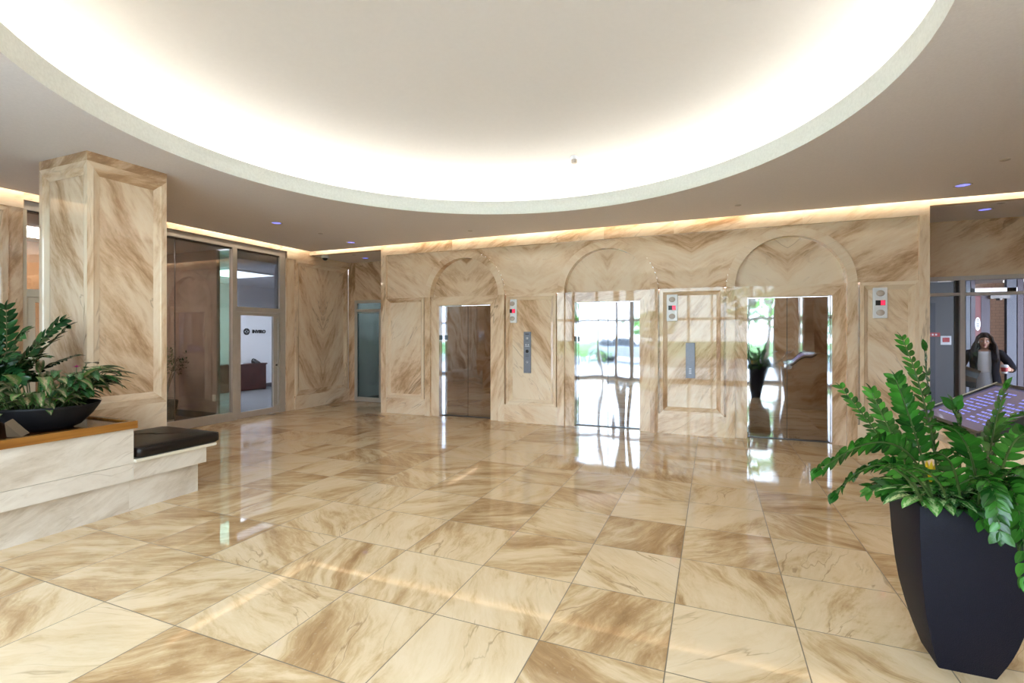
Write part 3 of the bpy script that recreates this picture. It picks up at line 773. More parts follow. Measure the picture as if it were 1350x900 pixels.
# ------------------------------------------------------------------ bowls, pot
def bowl(x, y, z, r, h, lab):
    e = empty('planter_bowl', (x, y, z), label=lab, cat='planter bowl', group='black bowls')
    mb = MB(); mb.lathe([(.001, .0), (r * .45, 0), (r * .62, .03), (r * .84, h * .55), (r * .97, h * .9), (r, h), (r * .96, h), (r * .93, h * .85), (r * .8, h * .55)], seg=40); mb.build('bowl_body', M['bowl'], e)
    mb = MB(); mb.lathe([(.001, h * .80), (r * .5, h * .79), (r * .92, h * .76)], seg=32); mb.build('potting_soil', M['soil'], e, norm=False)
ZTOP = .786
bowl(-4.98, 2.24, ZTOP, .335, .20, 'wide black bowl with pink green foliage on the wood top, nearer the camera')
bowl(-5.78, 2.12, ZTOP, .32, .20, 'black bowl with tall dark foliage at left frame edge behind the first')
# card leaning on the bowl
mb = MB(); mb.face([(-4.735, 1.975, ZTOP + .002), (-4.70, 2.005, ZTOP + .03), (-4.735, 1.925, ZTOP + .145), (-4.77, 1.895, ZTOP + .117)])
mb.face([(-4.735, 1.975, ZTOP + .002), (-4.77, 1.895, ZTOP + .117), (-4.83, 1.93, ZTOP + .002)])
o = mb.build('brown_card', M['brown_card']); s_ = o.modifiers.new('s', 'SOLIDIFY'); s_.thickness = .003; s_.offset = 1
tag(o, 'small folded brown card standing in front of the black bowl', 'card')

e = empty('square_planter', (1.075, 2.953, 0), label='tall tapered charcoal square planter in the right foreground', cat='planter')
prof = [(0, .105), (.04, .118), (.08, .131), (.13, .145), (.18, .157), (.28, .177), (.38, .190), (.52, .202), (.66, .209), (.765, .209), (.77, .206), (.77, .196), (.70, .196), (.66, .19)]
def sq(w, z, r=.006, side=0): 
    pts = []
    for (px, py, a0) in ((w - r, w - r, 0), (-w + r, w - r, PI / 2), (-w + r, -w + r, PI), (w - r, -w + r, 1.5 * PI)):
        for k in range(3): t = a0 + PI / 2 * k / 2; pts.append((px + r * cos(t), py + r * sin(t), z))
    return pts
mb = MB(); mb.loft([sq(w, z) for z, w in prof], cap=False)
o = mb.build('planter_body', M['pot'], e); m_ = o.modifiers.new('e', 'EDGE_SPLIT'); m_.split_angle = .6
mb = MB(); mb.face([(w_, v_, .71) for w_, v_ in ((-.19, -.19), (.19, -.19), (.19, .19), (-.19, .19))]); mb.build('potting_soil', M['soil'], e)

# ------------------------------------------------------------------ plants
def bez(pts, n):
    pts = [Vector(p) for p in pts]; out = []
    k = len(pts) - 1
    for i in range(n + 1):
        t = i / n; q = [p.copy() for p in pts]
        for r in range(k):
            q = [a.lerp(b, t) for a, b in zip(q, q[1:])]
        out.append(q[0])
    return out
def zz_stem(lm, sm, pts, n, ln, wd, rr, start=.25, up=(0, 0, 1), droop=.35, r0=.0065, rk=None):
    rr = rr or random
    P = bez(pts, 24); sm.tube(P, [r0 * (1 - .75 * i / 24) for i in range(25)], 6)
    roll = rk if rk is not None else rr.uniform(-.6, .6)
    for i in range(n):
        t = start + (1 - start) * i / (n - 1); j = min(23, int(t * 24)); p = P[j].lerp(P[j + 1], t * 24 - j) if j < 24 else P[24]
        tan = (P[min(j + 1, 24)] - P[max(j - 1, 0)]).normalized()
        side = tan.cross(Vector(up));
        if side.length < .2: side = tan.cross(Vector((.4, -.9, 0)))
        side.normalize(); side = Matrix.Rotation(roll, 3, tan) @ side
        nn = side.cross(tan).normalized()
        s_ = (1 - .45 * abs(t - .55)) * rr.uniform(.85, 1.12)
        for sg in (-1, 1):
            d = side * sg * .85 + tan * (.65 + .5 * t) + nn * rr.uniform(.0, .35) + Vector((0, 0, -droop * .3))
            lm.leaf(p, d, nn + side * sg * rr.uniform(-.3, .3), ln * s_, wd * s_, curl=rr.uniform(.1, .6), fold=rr.uniform(.1, .35))
    lm.leaf(P[24], (P[24] - P[22]), Vector((0, -.3, 1)), ln * .8, wd * .8)
def plant(name, loc, lab, cat, build, lmat, smat, group=None):
    e = empty(name, loc, label=lab, cat=cat, group=group)
    lm, sm = MB(), MB(); build(lm, sm)
    a = lm.build('foliage', lmat, e, norm=False, weld=False); b = sm.build('stems', smat, e); b['kind'] = 'stuff' if 'hedge' in name else b.get('kind', '')
    if not b['kind']: del b['kind']
    return e
# right planter: zz plant, variegated plant, yellow bromeliad
PX, PY = 1.075, 2.953
rr = random.Random(21)
def zzbig(lm, sm):
    B = lambda a, b: (a, b, .0)
    # (control points relative to soil centre, leaf pairs, leaf length, leaf width)
    for pts, n, ln, wd, st, rk in ZZ:
        zz_stem(lm, sm, pts, n + 4, ln * .98, wd * 1.05, rr, st, rk=rk)
    for k in range(30):
        a = 2 * PI * (k + rr.uniform(-.3, .3)) / 30; ca, sa = cos(a), sin(a); L_ = rr.uniform(.20, .30); hh = rr.uniform(.05, .17)
        if ca > .2 and sa > .0: L_ *= .7; hh *= .6
        if 3.3 < a < 4.6: continue
        pts = [(ca * .08, sa * .08, 0), (ca * .10, sa * .10, hh), (ca * L_ * .7, sa * L_ * .7, hh * 1.3), (ca * L_ * 1.15, sa * L_ * 1.15, hh * .5)]
        zz_stem(lm, sm, pts, 8, .078, .045, rr, .25, rk=rr.uniform(-.5, 1.0))
ZZ = [
    ([(-0.083, -0.061, 0), (-0.096, -0.066, 0.302), (-0.166, -0.095, 0.623), (-0.255, -0.153, 0.809)], 13, 0.062, 0.024, 0.33, 0.2),
    ([(-0.062, 0.034, 0), (-0.069, 0.031, 0.358), (-0.11, 0.015, 0.542), (-0.12, 0.01, 0.756)], 13, 0.075, 0.034, 0.25, 1.0),
    ([(-0.13, -0.134, 0), (-0.185, -0.157, 0.331), (-0.261, -0.22, 0.493), (-0.312, -0.263, 0.632)], 11, 0.075, 0.034, 0.3, 0.9),
    ([(-0.17, -0.17, 0), (-0.268, -0.245, 0.291), (-0.347, -0.277, 0.41), (-0.41, -0.303, 0.571)], 10, 0.07, 0.032, 0.3, 0.5),
    ([(-0.132, -0.17, 0), (-0.26, -0.349, 0.446), (-0.471, -0.544, 0.449), (-0.679, -0.716, 0.306)], 10, 0.075, 0.052, 0.3, 1.2),
    ([(-0.153, -0.143, 0), (-0.281, -0.142, 0.267), (-0.38, -0.182, 0.409), (-0.512, -0.237, 0.58)], 9, 0.055, 0.026, 0.45, 0.6),
    ([(-0.158, -0.17, 0), (-0.32, -0.374, 0.348), (-0.485, -0.496, 0.328), (-0.606, -0.599, 0.185)], 9, 0.07, 0.045, 0.3, 1.0),
    ([(-0.126, -0.17, 0), (-0.245, -0.343, 0.283), (-0.38, -0.399, 0.316), (-0.501, -0.448, 0.234)], 8, 0.07, 0.035, 0.3, 0.4),
    ([(0.089, -0.044, 0), (0.095, -0.042, 0.279), (0.088, -0.099, 0.428), (0.117, -0.141, 0.597)], 10, 0.072, 0.034, 0.2, 0.3),
    ([(0.032, -0.122, 0), (0.006, -0.186, 0.303), (-0.079, -0.275, 0.446), (-0.169, -0.312, 0.446)], 9, 0.085, 0.04, 0.2, 0.0),
    ([(0.095, -0.096, 0), (0.072, -0.213, 0.348), (0.074, -0.32, 0.464), (0.144, -0.346, 0.443)], 10, 0.08, 0.038, 0.2, -0.3),
    ([(0.037, -0.17, 0), (0.017, -0.344, 0.371), (0.015, -0.507, 0.262), (-0.039, -0.637, -0.033)], 14, 0.075, 0.04, 0.2, 0.9),
    ([(0.011, -0.17, 0), (-0.069, -0.379, 0.34), (-0.091, -0.55, 0.319), (-0.097, -0.607, 0.11)], 12, 0.07, 0.034, 0.25, 0.2),
    ([(0.095, -0.096, 0), (0.158, -0.07, 0.291), (0.192, -0.164, 0.25), (0.247, -0.25, 0.092)], 10, 0.08, 0.04, 0.2, 0.5),
    ([(-0.032, -0.148, 0), (-0.103, -0.285, 0.283), (-0.162, -0.363, 0.36), (-0.256, -0.456, 0.34)], 8, 0.08, 0.038, 0.2, 0.7),
    ([(0.049, -0.007, 0), (0.115, 0.129, 0.242), (0.167, 0.15, 0.391), (0.351, 0.279, 0.439)], 10, 0.075, 0.034, 0.2, -0.2),
    ([(0.17, 0.17, 0), (0.345, 0.439, 0.193), (0.494, 0.5, 0.354), (0.643, 0.561, 0.596)], 10, 0.075, 0.034, 0.2, -0.2),
    ([(-0.079, -0.167, 0), (-0.191, -0.375, 0.328), (-0.346, -0.547, 0.292), (-0.446, -0.642, 0.335)], 9, 0.075, 0.036, 0.25, 0.2),
    ([(0.011, -0.17, 0), (-0.01, -0.409, 0.322), (0.001, -0.512, 0.377), (0.05, -0.547, 0.277)], 10, 0.08, 0.042, 0.2, 0.3),
    ([(-0.001, -0.027, 0), (-0.011, -0.031, 0.267), (0.009, -0.023, 0.409), (-0.024, -0.036, 0.498)], 8, 0.08, 0.04, 0.3, 0.6),
]
ZL = [
    ([(0.15, 0.112, 0), (0.168, 0.119, 0.232), (0.247, 0.097, 0.559), (0.302, 0.066, 0.826)], 10, 0.11, 0.045, 0.3, 0.3),
    ([(0.18, 0.124, 0), (0.271, 0.161, 0.232), (0.391, 0.21, 0.428), (0.711, 0.288, 0.674)], 12, 0.12, 0.06, 0.25, 0.5),
    ([(0.15, 0.112, 0), (0.078, 0.19, 0.223), (0.232, 0.253, 0.523), (0.356, 0.412, 0.726)], 12, 0.11, 0.055, 0.3, 0.9),
    ([(0.12, 0.099, 0), (0.255, 0.046, 0.305), (0.476, 0.029, 0.56), (0.692, 0.009, 0.622)], 9, 0.12, 0.06, 0.3, 1.1),
    ([(0.09, 0.087, 0), (0.196, 0.022, 0.368), (0.225, 0.034, 0.623), (0.137, -0.002, 0.877)], 11, 0.12, 0.055, 0.3, 0.0),
    ([(0.2, 0.046, 0), (0.275, -0.053, 0.25), (0.413, -0.105, 0.441), (0.714, -0.09, 0.445)], 10, 0.12, 0.06, 0.25, 0.5),
    ([(0.047, 0.177, 0), (0.04, 0.283, 0.214), (0.103, 0.416, 0.345), (0.329, 0.509, 0.415)], 10, 0.11, 0.05, 0.3, 0.2),
    ([(0.2, 0.046, 0), (0.504, 0.041, 0.312), (0.627, 0.037, 0.439), (0.832, 0.067, 0.441)], 10, 0.12, 0.055, 0.2, 0.2),
    ([(0.2, 0.046, 0), (0.332, -0.03, 0.25), (0.524, -0.059, 0.38), (0.795, -0.056, 0.268)], 10, 0.12, 0.06, 0.25, 0.9),
    ([(0.196, 0.022, 0), (0.16, -0.101, 0.374), (0.189, -0.197, 0.622), (0.169, -0.313, 0.681)], 10, 0.12, 0.06, 0.25, 0.4),
    ([(0.196, 0.022, 0), (-0.121, 0.0, 0.232), (-0.323, 0.026, 0.423), (-0.528, 0.05, 0.692)], 10, 0.12, 0.06, 0.25, 0.4),
]

e = plant('zz_plant', (PX, PY, .71), 'lush green zz plant arching out of the square charcoal planter', 'plant', zzbig, M['zz'], M['leaf_stem'])
def vari(lm, sm):
    for (x, y, dx, dy, dz, ln) in VARI:
        b = Vector((x, y, .03)); d = Vector((dx, dy, dz)).normalized(); m = b + d * .05 + Vector((0, 0, .04)); sm.tube([b, m], .004, 5)
        lm.leaf(m, d, (0, 0, 1), ln, ln * .36, curl=.7, fold=.2, seg=6)
VARI = []
for k in range(16):
    a = PI * .75 + PI * 1.0 * k / 15; VARI.append((.13 * cos(a), .12 * sin(a), cos(a), sin(a), rr.uniform(.15, .8), rr.uniform(.10, .17)))
for k in range(22): VARI.append((-.12 + rr.uniform(-.05, .08), -.13 + rr.uniform(-.03, .05), rr.uniform(-1, .5), rr.uniform(-1, -.3), rr.uniform(.2, 1.3), rr.uniform(.13, .19)))
plant('variegated_plant', (PX, PY, .71), 'cream speckled green foliage along the front rim of the charcoal planter', 'plant', vari, M['vari'], M['leaf_stem'])
def under(lm, sm):
    for k in range(120):
        a = rr.uniform(0, 2 * PI); r = rr.uniform(.02, .16); b = Vector((r * cos(a), r * sin(a), .0)); d = Vector((cos(a) * .7, sin(a) * .7, rr.uniform(.4, 1.3))).normalized()
        m = b + d * rr.uniform(.04, .13); sm.tube([b, m], .003, 5); lm.leaf(m, d + Vector((0, 0, -.2)), (0, 0, 1), rr.uniform(.08, .14), rr.uniform(.035, .055), curl=.8, seg=5)
plant('filler_plant', (PX, PY, .71), 'dense mid green leaves filling the middle of the charcoal planter', 'plant', under, M['greenleaf'], M['leaf_stem'])
def brom(lm, sm):
    for k in range(9):
        a = 2 * PI * k / 9 + .3; lm.leaf((0, 0, .12), (cos(a) * .45, sin(a) * .45, 1), (cos(a), sin(a), .3), .11, .022, curl=.3, seg=4)
    sm.tube([(0, 0, 0), (0, 0, .13)], .006, 6)
plant('yellow_bromeliad', (PX - .11, PY - .02, .71), 'yellow bract peeking between the green leaves in the charcoal planter', 'flower', brom, M['yellow'], M['leaf_stem'])

# left bowls
def zzleft(lm, sm):
    for pts, n, ln, wd, st, rk in ZL: zz_stem(lm, sm, pts, n + 2, ln * 1.05, wd * 1.15, rr, st, rk=rk, r0=.010)
    for k in range(16):
        a = 2 * PI * k / 16; ca, sa = cos(a), sin(a); L_ = rr.uniform(.28, .42); hh = rr.uniform(.12, .35)
        zz_stem(lm, sm, [(ca * .1, sa * .1, 0), (ca * .12, sa * .12, hh), (ca * L_ * .7, sa * L_ * .7, hh * 1.4), (ca * L_, sa * L_, hh * 1.2)], 9, .11, .06, rr, .2, rk=rr.uniform(-.5, 1.0), r0=.009)
plant('zz_plant', (-5.78, 2.12, .93), 'dark zz plant with tall upright stems in the rear black bowl', 'plant', zzleft, M['zz_dark'], M['leaf_stem'])
def agl(lm, sm):
    for k in range(110):
        a = rr.uniform(0, 2 * PI); r = rr.uniform(.03, .2); b = Vector((r * cos(a), r * sin(a), -.03)); d = Vector((cos(a) * .9, sin(a) * .9, rr.uniform(.3, 1.5))).normalized()
        h_ = rr.uniform(.05, .30); m = b + Vector((cos(a) * .75 * h_, sin(a) * .75 * h_, h_)); sm.tube([b, b.lerp(m, .5) + Vector((0, 0, .01)), m], .004, 5)
        lm.leaf(m, d, (cos(a) * -.3, sin(a) * -.3, 1), rr.uniform(.18, .25), rr.uniform(.055, .08), curl=rr.uniform(.8, 1.6), fold=.3, seg=6)
plant('aglaonema', (-5.0, 2.16, .95), 'pink and green aglaonema spilling over the front black bowl', 'plant', agl, M['pinkleaf'], M['leaf_stem'])
def grn(lm, sm):
    for k in range(46):
        a = rr.uniform(-.9, 2.2); r = rr.uniform(.02, .12); b = Vector((r * cos(a), r * sin(a), 0)); h_ = rr.uniform(.15, .36)
        m = b + Vector((cos(a) * h_ * .6, sin(a) * h_ * .6, h_)); sm.tube([b, b.lerp(m, .5) + Vector((0, 0, .03)), m], .004, 5)
        lm.leaf(m, (cos(a), sin(a), .25), (0, 0, 1), rr.uniform(.17, .24), rr.uniform(.065, .09), curl=rr.uniform(.5, 1.2), fold=.25, seg=6)
plant('leafy_plant', (-5.0, 2.36, .93), 'green leaves reaching right from the front black bowl toward the column', 'plant', grn, M['greenleaf'], M['leaf_stem'])
def bro(lm, sm):
    for k in range(14):
        a = 2 * PI * k / 14; lm.leaf((0, 0, 0), (cos(a), sin(a), rr.uniform(.6, 1.4)), (0, 0, 1), rr.uniform(.18, .24), .028, curl=1.4, fold=.4, seg=7)
    sm.tube([(0, 0, -.02), (0, 0, .04)], .01, 6)
plant('bromeliad', (-4.90, 2.34, 1.0), 'bright green strappy bromeliad at the front of the black bowl', 'plant', bro, M['brom'], M['leaf_stem'])
def mag(lm, sm):
    for k in range(12):
        a = 2 * PI * k / 12; lm.leaf((0, 0, .12), (cos(a), sin(a), rr.uniform(.1, .8)), (0, 0, 1), .035, .016, curl=.2, seg=3)
    sm.tube([(0, 0, -.22), (0, 0, .12)], .003, 6)
plant('magenta_flower', (-4.79, 2.34, 1.16), 'small magenta flower among the leaves of the black bowl', 'flower', mag, M['magenta'], M['leaf_stem'])
# little tree in a pot behind the vestibule glass
def ficus(lm, sm):
    for (tx, ty, tz) in ((.0, .0, 1.12), (.30, .0, 1.10), (-.15, .05, 1.25), (.1, -.15, .95), (.38, -.05, .95)):
        sm.tube(bez([(0, 0, .3), (.02, 0, .65), (tx * .6, ty * .6, tz - .15), (tx, ty, tz)], 8), [.022, .02, .018, .016, .013, .011, .009, .007, .005], 6)
        for k in range(70):
            p = (tx + rr.gauss(0, .08), ty + rr.gauss(0, .08), tz + rr.gauss(0, .07)); lm.leaf(p, (rr.uniform(-1, 1), rr.uniform(-1, 1), rr.uniform(-.6, .5)), (0, 0, 1), .06, .03, seg=2)
e = plant('ficus_tree', (-9.25, 5.88, 0), 'small dark ficus tree behind the vestibule glass beside the column', 'tree', ficus, M['zz_dark'], M['bark'])
e = empty('floor_pot', (-9.25, 5.88, 0), label='dark floor pot holding the ficus behind the vestibule glass', cat='pot')
mb = MB(); mb.lathe([(.001, 0), (.14, 0), (.19, .33), (.18, .35), (.17, .31), (.001, .30)], seg=28); mb.build('pot_body', M['bowl'], e)


# ------------------------------------------------------------------ the woman behind the glass
def ov(w, d, z, cx=0, cy=0, n=20, p=2.4):
    out = []
    for k in range(n):
        t = 2 * PI * k / n; c, s = cos(t), sin(t)
        out.append((cx + w * math.copysign(abs(c) ** (2 / p), c), cy + d * math.copysign(abs(s) ** (2 / p), s), z))
    return out
wm = empty('person', (3.95, 9.92, 0), -.37, 'woman with long dark wavy hair in black blazer and white top behind the glass', 'person')
def hand(mb, c, ax, nrm, sgn, curl=1.0):
    "palm at c, fingers along ax, palm normal nrm, thumb on side sgn"
    c, ax, nrm = Vector(c), Vector(ax).normalized(), Vector(nrm).normalized(); sd = ax.cross(nrm).normalized() * sgn
    R = Matrix((sd, ax, nrm)).transposed()
    mb.ellipsoid(c, (.040, .048, .016), 12, 8, R)
    for k, (o, l) in enumerate(((.028, .070), (.010, .078), (-.009, .072), (-.027, .058))):
        p0 = c + sd * o + ax * .038; p1 = p0 + ax * l * .45 - nrm * .006 * curl; p2 = p1 + (ax * .6 - nrm * .8 * curl).normalized() * l * .32; p3 = p2 + (ax * .05 - nrm * curl).normalized() * l * .25
        mb.tube([p0 - ax * .02, p0, p1, p2, p3], [.009, .009, .0085, .008, .006], 7)
    t0 = c + sd * .030 - ax * .015; t1 = t0 + (sd + ax * .7 - nrm * .3).normalized() * .035; t2 = t1 + (ax - nrm * .5 * curl + sd * .1).normalized() * .028
    mb.tube([c - ax * .01, t0, t1, t2], [.013, .012, .010, .008], 7)
ZH = 1.455      # head centre
Lh, Rh = Vector((-.235, -.20, .985)), Vector((.265, -.16, 1.03))
mb = MB()
# head: skull, jaw, nose, ears, neck
mb.ellipsoid((0, .015, ZH + .02), (.074, .090, .092), 18, 12); mb.ellipsoid((0, -.022, ZH - .045), (.055, .062, .068), 16, 10); mb.ellipsoid((0, -.062, ZH - .095), (.024, .022, .018), 10, 8)
mb.tube([(0, -.078, ZH + .01), (0, -.094, ZH - .020), (0, -.104, ZH - .034)], [.008, .011, .013], 8); mb.ellipsoid((0, -.086, ZH - .038), (.019, .012, .010), 8, 6)
for sx in (-1, 1):
    mb.ellipsoid((sx * .075, .015, ZH - .015), (.009, .018, .030), 8, 6); mb.ellipsoid((sx * .036, -.052, ZH - .03), (.024, .026, .026), 10, 7)
mb.tube([(0, .02, ZH - .06), (0, .02, 1.30), (0, .02, 1.22)], [.047, .046, .06], 14)
# torso, pelvis
mb.loft([ov(.05, .045, 1.335, 0, .02), ov(.12, .062, 1.315, 0, .02), ov(.165, .078, 1.28, 0, .02), ov(.155, .090, 1.20, 0, .01), ov(.15, .10, 1.12), ov(.125, .085, 1.0), ov(.15, .10, .90), ov(.165, .11, .82), ov(.16, .10, .76)])
# arms
def arm(sx, el, ha):
    sh = Vector((sx * .165, .02, 1.275)); mb.tube([sh, sh.lerp(el, .5) + Vector((sx * .012, .01, 0)), el, el.lerp(ha, .5), ha], [.050, .043, .038, .034, .024], 12)
arm(-1, Vector((-.27, .03, 1.04)), Lh + Vector((.01, .06, .0))); arm(1, Vector((.31, .03, 1.03)), Rh + Vector((.02, .06, -.02)))
hand(mb, Lh + Vector((.035, .01, .0)), (1, -.25, -.1), (.2, .9, .3), 1, .9)
hand(mb, Rh + Vector((-.005, .03, 0)), (-.55, -.85, .05), (.8, -.4, .1), 1, .9)
# legs and feet
for sx in (-1, 1):
    mb.tube([(sx * .085, 0, .82), (sx * .085, -.01, .62), (sx * .085, -.012, .47), (sx * .088, .015, .30), (sx * .088, .02, .09)], [.088, .070, .052, .050, .032], 12)
    mb.tube([(sx * .088, .045, .045), (sx * .090, -.02, .05), (sx * .095, -.10, .03), (sx * .095, -.16, .022)], [.030, .036, .032, .018], 10)
body = mb.build('body', M['skin'], wm, norm=True, weld=False)
r_ = body.modifiers.new('r', 'REMESH'); r_.mode = 'VOXEL'; r_.voxel_size = .0055; r_.use_smooth_shade = True
s_ = body.modifiers.new('s', 'SMOOTH'); s_.iterations = 3; s_.factor = .5
# face details
for sx in (-1, 1):
    mb = MB(); mb.ellipsoid((sx * .030, -.066, ZH - .006), (.0135, .010, .0075), 12, 8); ey = mb.build('eye', M['white'], wm)
    mb = MB(); mb.ellipsoid((sx * .030, -.0745, ZH - .006), (.006, .003, .0062), 10, 6); mb.build('iris', M['ink'], ey)
    mb = MB(); mb.tube([(sx * .014, -.083, ZH + .014), (sx * .030, -.083, ZH + .021), (sx * .047, -.073, ZH + .014)], [.003, .0042, .002], 6); mb.build('eyebrow', M['hair'], wm)
mb = MB(); mb.ellipsoid((0, -.082, ZH - .064), (.023, .010, .0055), 12, 6); mb.ellipsoid((0, -.081, ZH - .073), (.020, .010, .006), 12, 6); mb.build('lips', M['lips'], wm)
# hair: cap plus long wavy locks
mb = MB(); rr = random.Random(9)
rings = []
for i in range(12):
    t = PI / 2 * i / 11
    ring = []
    for k in range(24):
        a = 2 * PI * k / 24; fr_ = max(0, -sin(a)); low = -.05 + .115 * fr_ ** 2
        z = (low + (.118 - low) * sin(t)); r = cos(t) ** .6 if i < 11 else .02
        ring.append((.086 * r * cos(a), .02 + .098 * r * sin(a), ZH + .015 + z))
    rings.append(ring)
mb.loft(rings)
for sx in (-1, 1):
    for k in range(20):
        y = -.052 + .135 * k / 19; ph = rr.uniform(0, 6); L_ = rr.uniform(.28, .37); ex = .012 if k < 4 else 0
        back = max(0, (k - 13) / 6.)
        pts = [(sx * .004, y * .9, ZH + .116), (sx * .045, y, ZH + .104 - ex), (sx * (.083 - .02 * back), y + .01 * back, ZH + .055), (sx * (.094 - .03 * back), y + .02 * back, ZH - .005)]
        for j in range(1, 7):
            t = j / 6; pts.append((sx * (.094 - .03 * back + .052 * sin(min(1, t * 1.1) * PI / 2) + .013 * sin(ph + t * 8)), y + .025 * back + .012 * cos(ph + t * 7) - .035 * t * (1 - back), ZH - .005 - L_ * t))
        mb.tube(pts, [.010, .014, .016, .017, .018, .019, .019, .017, .013, .005], 7)
for k in range(12):
    x = -.055 + .11 * k / 11; ph = rr.uniform(0, 6)
    mb.tube([(x * .3, .06, ZH + .11), (x, .105, ZH + .05), (x * 1.3, .115, ZH - .08), (x * 1.6, .12 + .01 * sin(ph), ZH - .2), (x * 1.7, .115, ZH - .32)], [.012, .02, .022, .02, .008], 7)
hr = mb.build('hair', M['hair'], wm, weld=False); r_ = hr.modifiers.new('r', 'REMESH'); r_.mode = 'VOXEL'; r_.voxel_size = .005; r_.use_smooth_shade = True
# white top, skirt, blazer
mb = MB(); mb.loft([ov(.075, .03, 1.29, 0, -.055), ov(.125, .088, 1.25, 0, .0), ov(.15, .104, 1.18, 0, .0), ov(.150, .113, 1.12), ov(.130, .098, 1.0), ov(.138, .104, .95)], cap=True)
mb.build('white_top', M['top'], wm)
mb = MB(); mb.loft([ov(.136, .103, .965), ov(.155, .115, .90), ov(.178, .122, .80), ov(.175, .12, .66), ov(.16, .115, .52)], cap=False); mb.build('tweed_skirt', M['tweed'], wm)
mb = MB(); mb.tube([(-.055, -.052, 1.31), (-.03, -.085, 1.275), (0, -.096, 1.26), (.03, -.085, 1.275), (.055, -.052, 1.31)], .0022, 6); mb.build('necklace', M['plate_white'], wm)
def open_shell(mb, levels, a0, a1, n=26):
    R = [[mb.bm.verts.new((w * cos(a0 + (a1 - a0) * k / n), y + d * sin(a0 + (a1 - a0) * k / n), z)) for k in range(n + 1)] for w, d, z, y in levels]
    mb._rings(R, cap=False, closed=False)
mb = MB()
open_shell(mb, [(.072, .06, 1.335, .02), (.135, .082, 1.318, .02), (.188, .102, 1.275, .02), (.182, .115, 1.18, .01), (.172, .124, 1.08, .0), (.165, .12, .98, 0), (.188, .135, .86, 0), (.205, .142, .72, 0)], -PI * .34, PI * 1.34)
for sx, el, ha in ((-1, Vector((-.27, .03, 1.04)), Lh + Vector((.01, .06, .0))), (1, Vector((.31, .03, 1.03)), Rh + Vector((.02, .06, -.02)))):
    sh = Vector((sx * .160, .02, 1.268)); mb.tube([sh + Vector((-sx * .03, 0, .01)), sh, sh.lerp(el, .5) + Vector((sx * .015, .01, 0)), el, el.lerp(ha, .45), el.lerp(ha, .82)], [.052, .064, .058, .054, .049, .043], 14, cap=False)
bz = mb.build('blazer', M['blazer'], wm, weld=False); q_ = bz.modifiers.new('s', 'SOLIDIFY'); q_.thickness = .006
mb = MB()
for sx in (-1, 1):
    mb.face([(sx * .07, -.075, 1.325), (sx * .145, -.085, 1.26), (sx * .125, -.118, 1.15), (sx * .085, -.122, 1.03), (sx * .075, -.116, 1.20)], smooth=False)
lp = mb.build('lapels', M['blazer'], wm); q_ = lp.modifiers.new('s', 'SOLIDIFY'); q_.thickness = .006
for sx in (-1, 1):
    mb = MB(); mb.loft([[(sx * .093 + r * cos(2 * PI * k / 16) * (1), -.055 + (.105 + r - .04) * sin(2 * PI * k / 16), z) for k in range(16)] for r, z in ((.040, .0), (.044, .02), (.040, .06))]); mb.build('shoe', M['black'], wm)
# things she holds
def local(p): 
    v = Matrix.Rotation(-.37, 3, 'Z') @ Vector(p); return (v.x + 3.95, v.y + 9.92, v.z)
e = empty('document_folder', local((-.17, -.245, .985)), -.37, 'dark folder with tan flap held in her right hand', 'folder'); e.rotation_euler = (0, .38, -.37)
mb = MB(); mb.box(-.10, .12, -.022, .022, -.075, .01); mb.build('folder_body', M['black'], e, bevel=.006)
mb = MB(); mb.box(-.10, .12, -.024, .024, .01, .055); mb.build('tan_flap', M['brown_card'], e, bevel=.005)
e = empty('handbag', local((-.215, -.23, .83)), -.37, 'black handbag with tan top panel hanging below her right hand', 'handbag'); e.rotation_euler = (0, .12, -.37)
mb = MB(); mb.box(-.12, .12, -.035, .035, -.085, .0); mb.build('bag_body', M['black'], e, bevel=.012)
mb = MB(); mb.loft([[(-.12, -.036, 0), (.12, -.036, 0), (.12, .036, 0), (-.12, .036, 0)], [(-.10, -.02, .085), (.105, -.02, .085), (.105, .02, .085), (-.10, .02, .085)]], smooth=False); mb.build('tan_panel', M['brown_card'], e, bevel=.004)
mb = MB(); mb.tube([(-.08, 0, .08), (-.07, 0, .13), (.0, 0, .15), (.06, 0, .13), (.07, 0, .08)], .005, 6); mb.build('bag_handle', M['black'], e)
e = empty('paper_cup', local((.215, -.215, .965)), -.37, 'red and white paper cup in her left hand', 'cup')
mb = MB(); mb.lathe([(.001, 0), (.030, 0), (.041, .115), (.001, .115)], seg=24); mb.build('cup_body', M['white'], e)
mb = MB(); mb.lathe([(.0335, .03), (.0405, .092)], seg=24); mb.build('red_sleeve', M['red_paint'], e, norm=False)
mb = MB(); mb.lathe([(.043, .112), (.044, .12), (.036, .132), (.001, .132)], seg=24); mb.build('cup_lid', M['white'], e)


M['vestibule_fill'] = simple('added vestibule fill panel', (1, 1, 1), .5, emit=(1, .86, .80), es=26)  # emitter of the lamp added to lift the dark vestibule
M['tube_dim'] = simple('dim fluorescent panel', (1, 1, 1), .5, emit=(1, .92, .86), es=1.3)
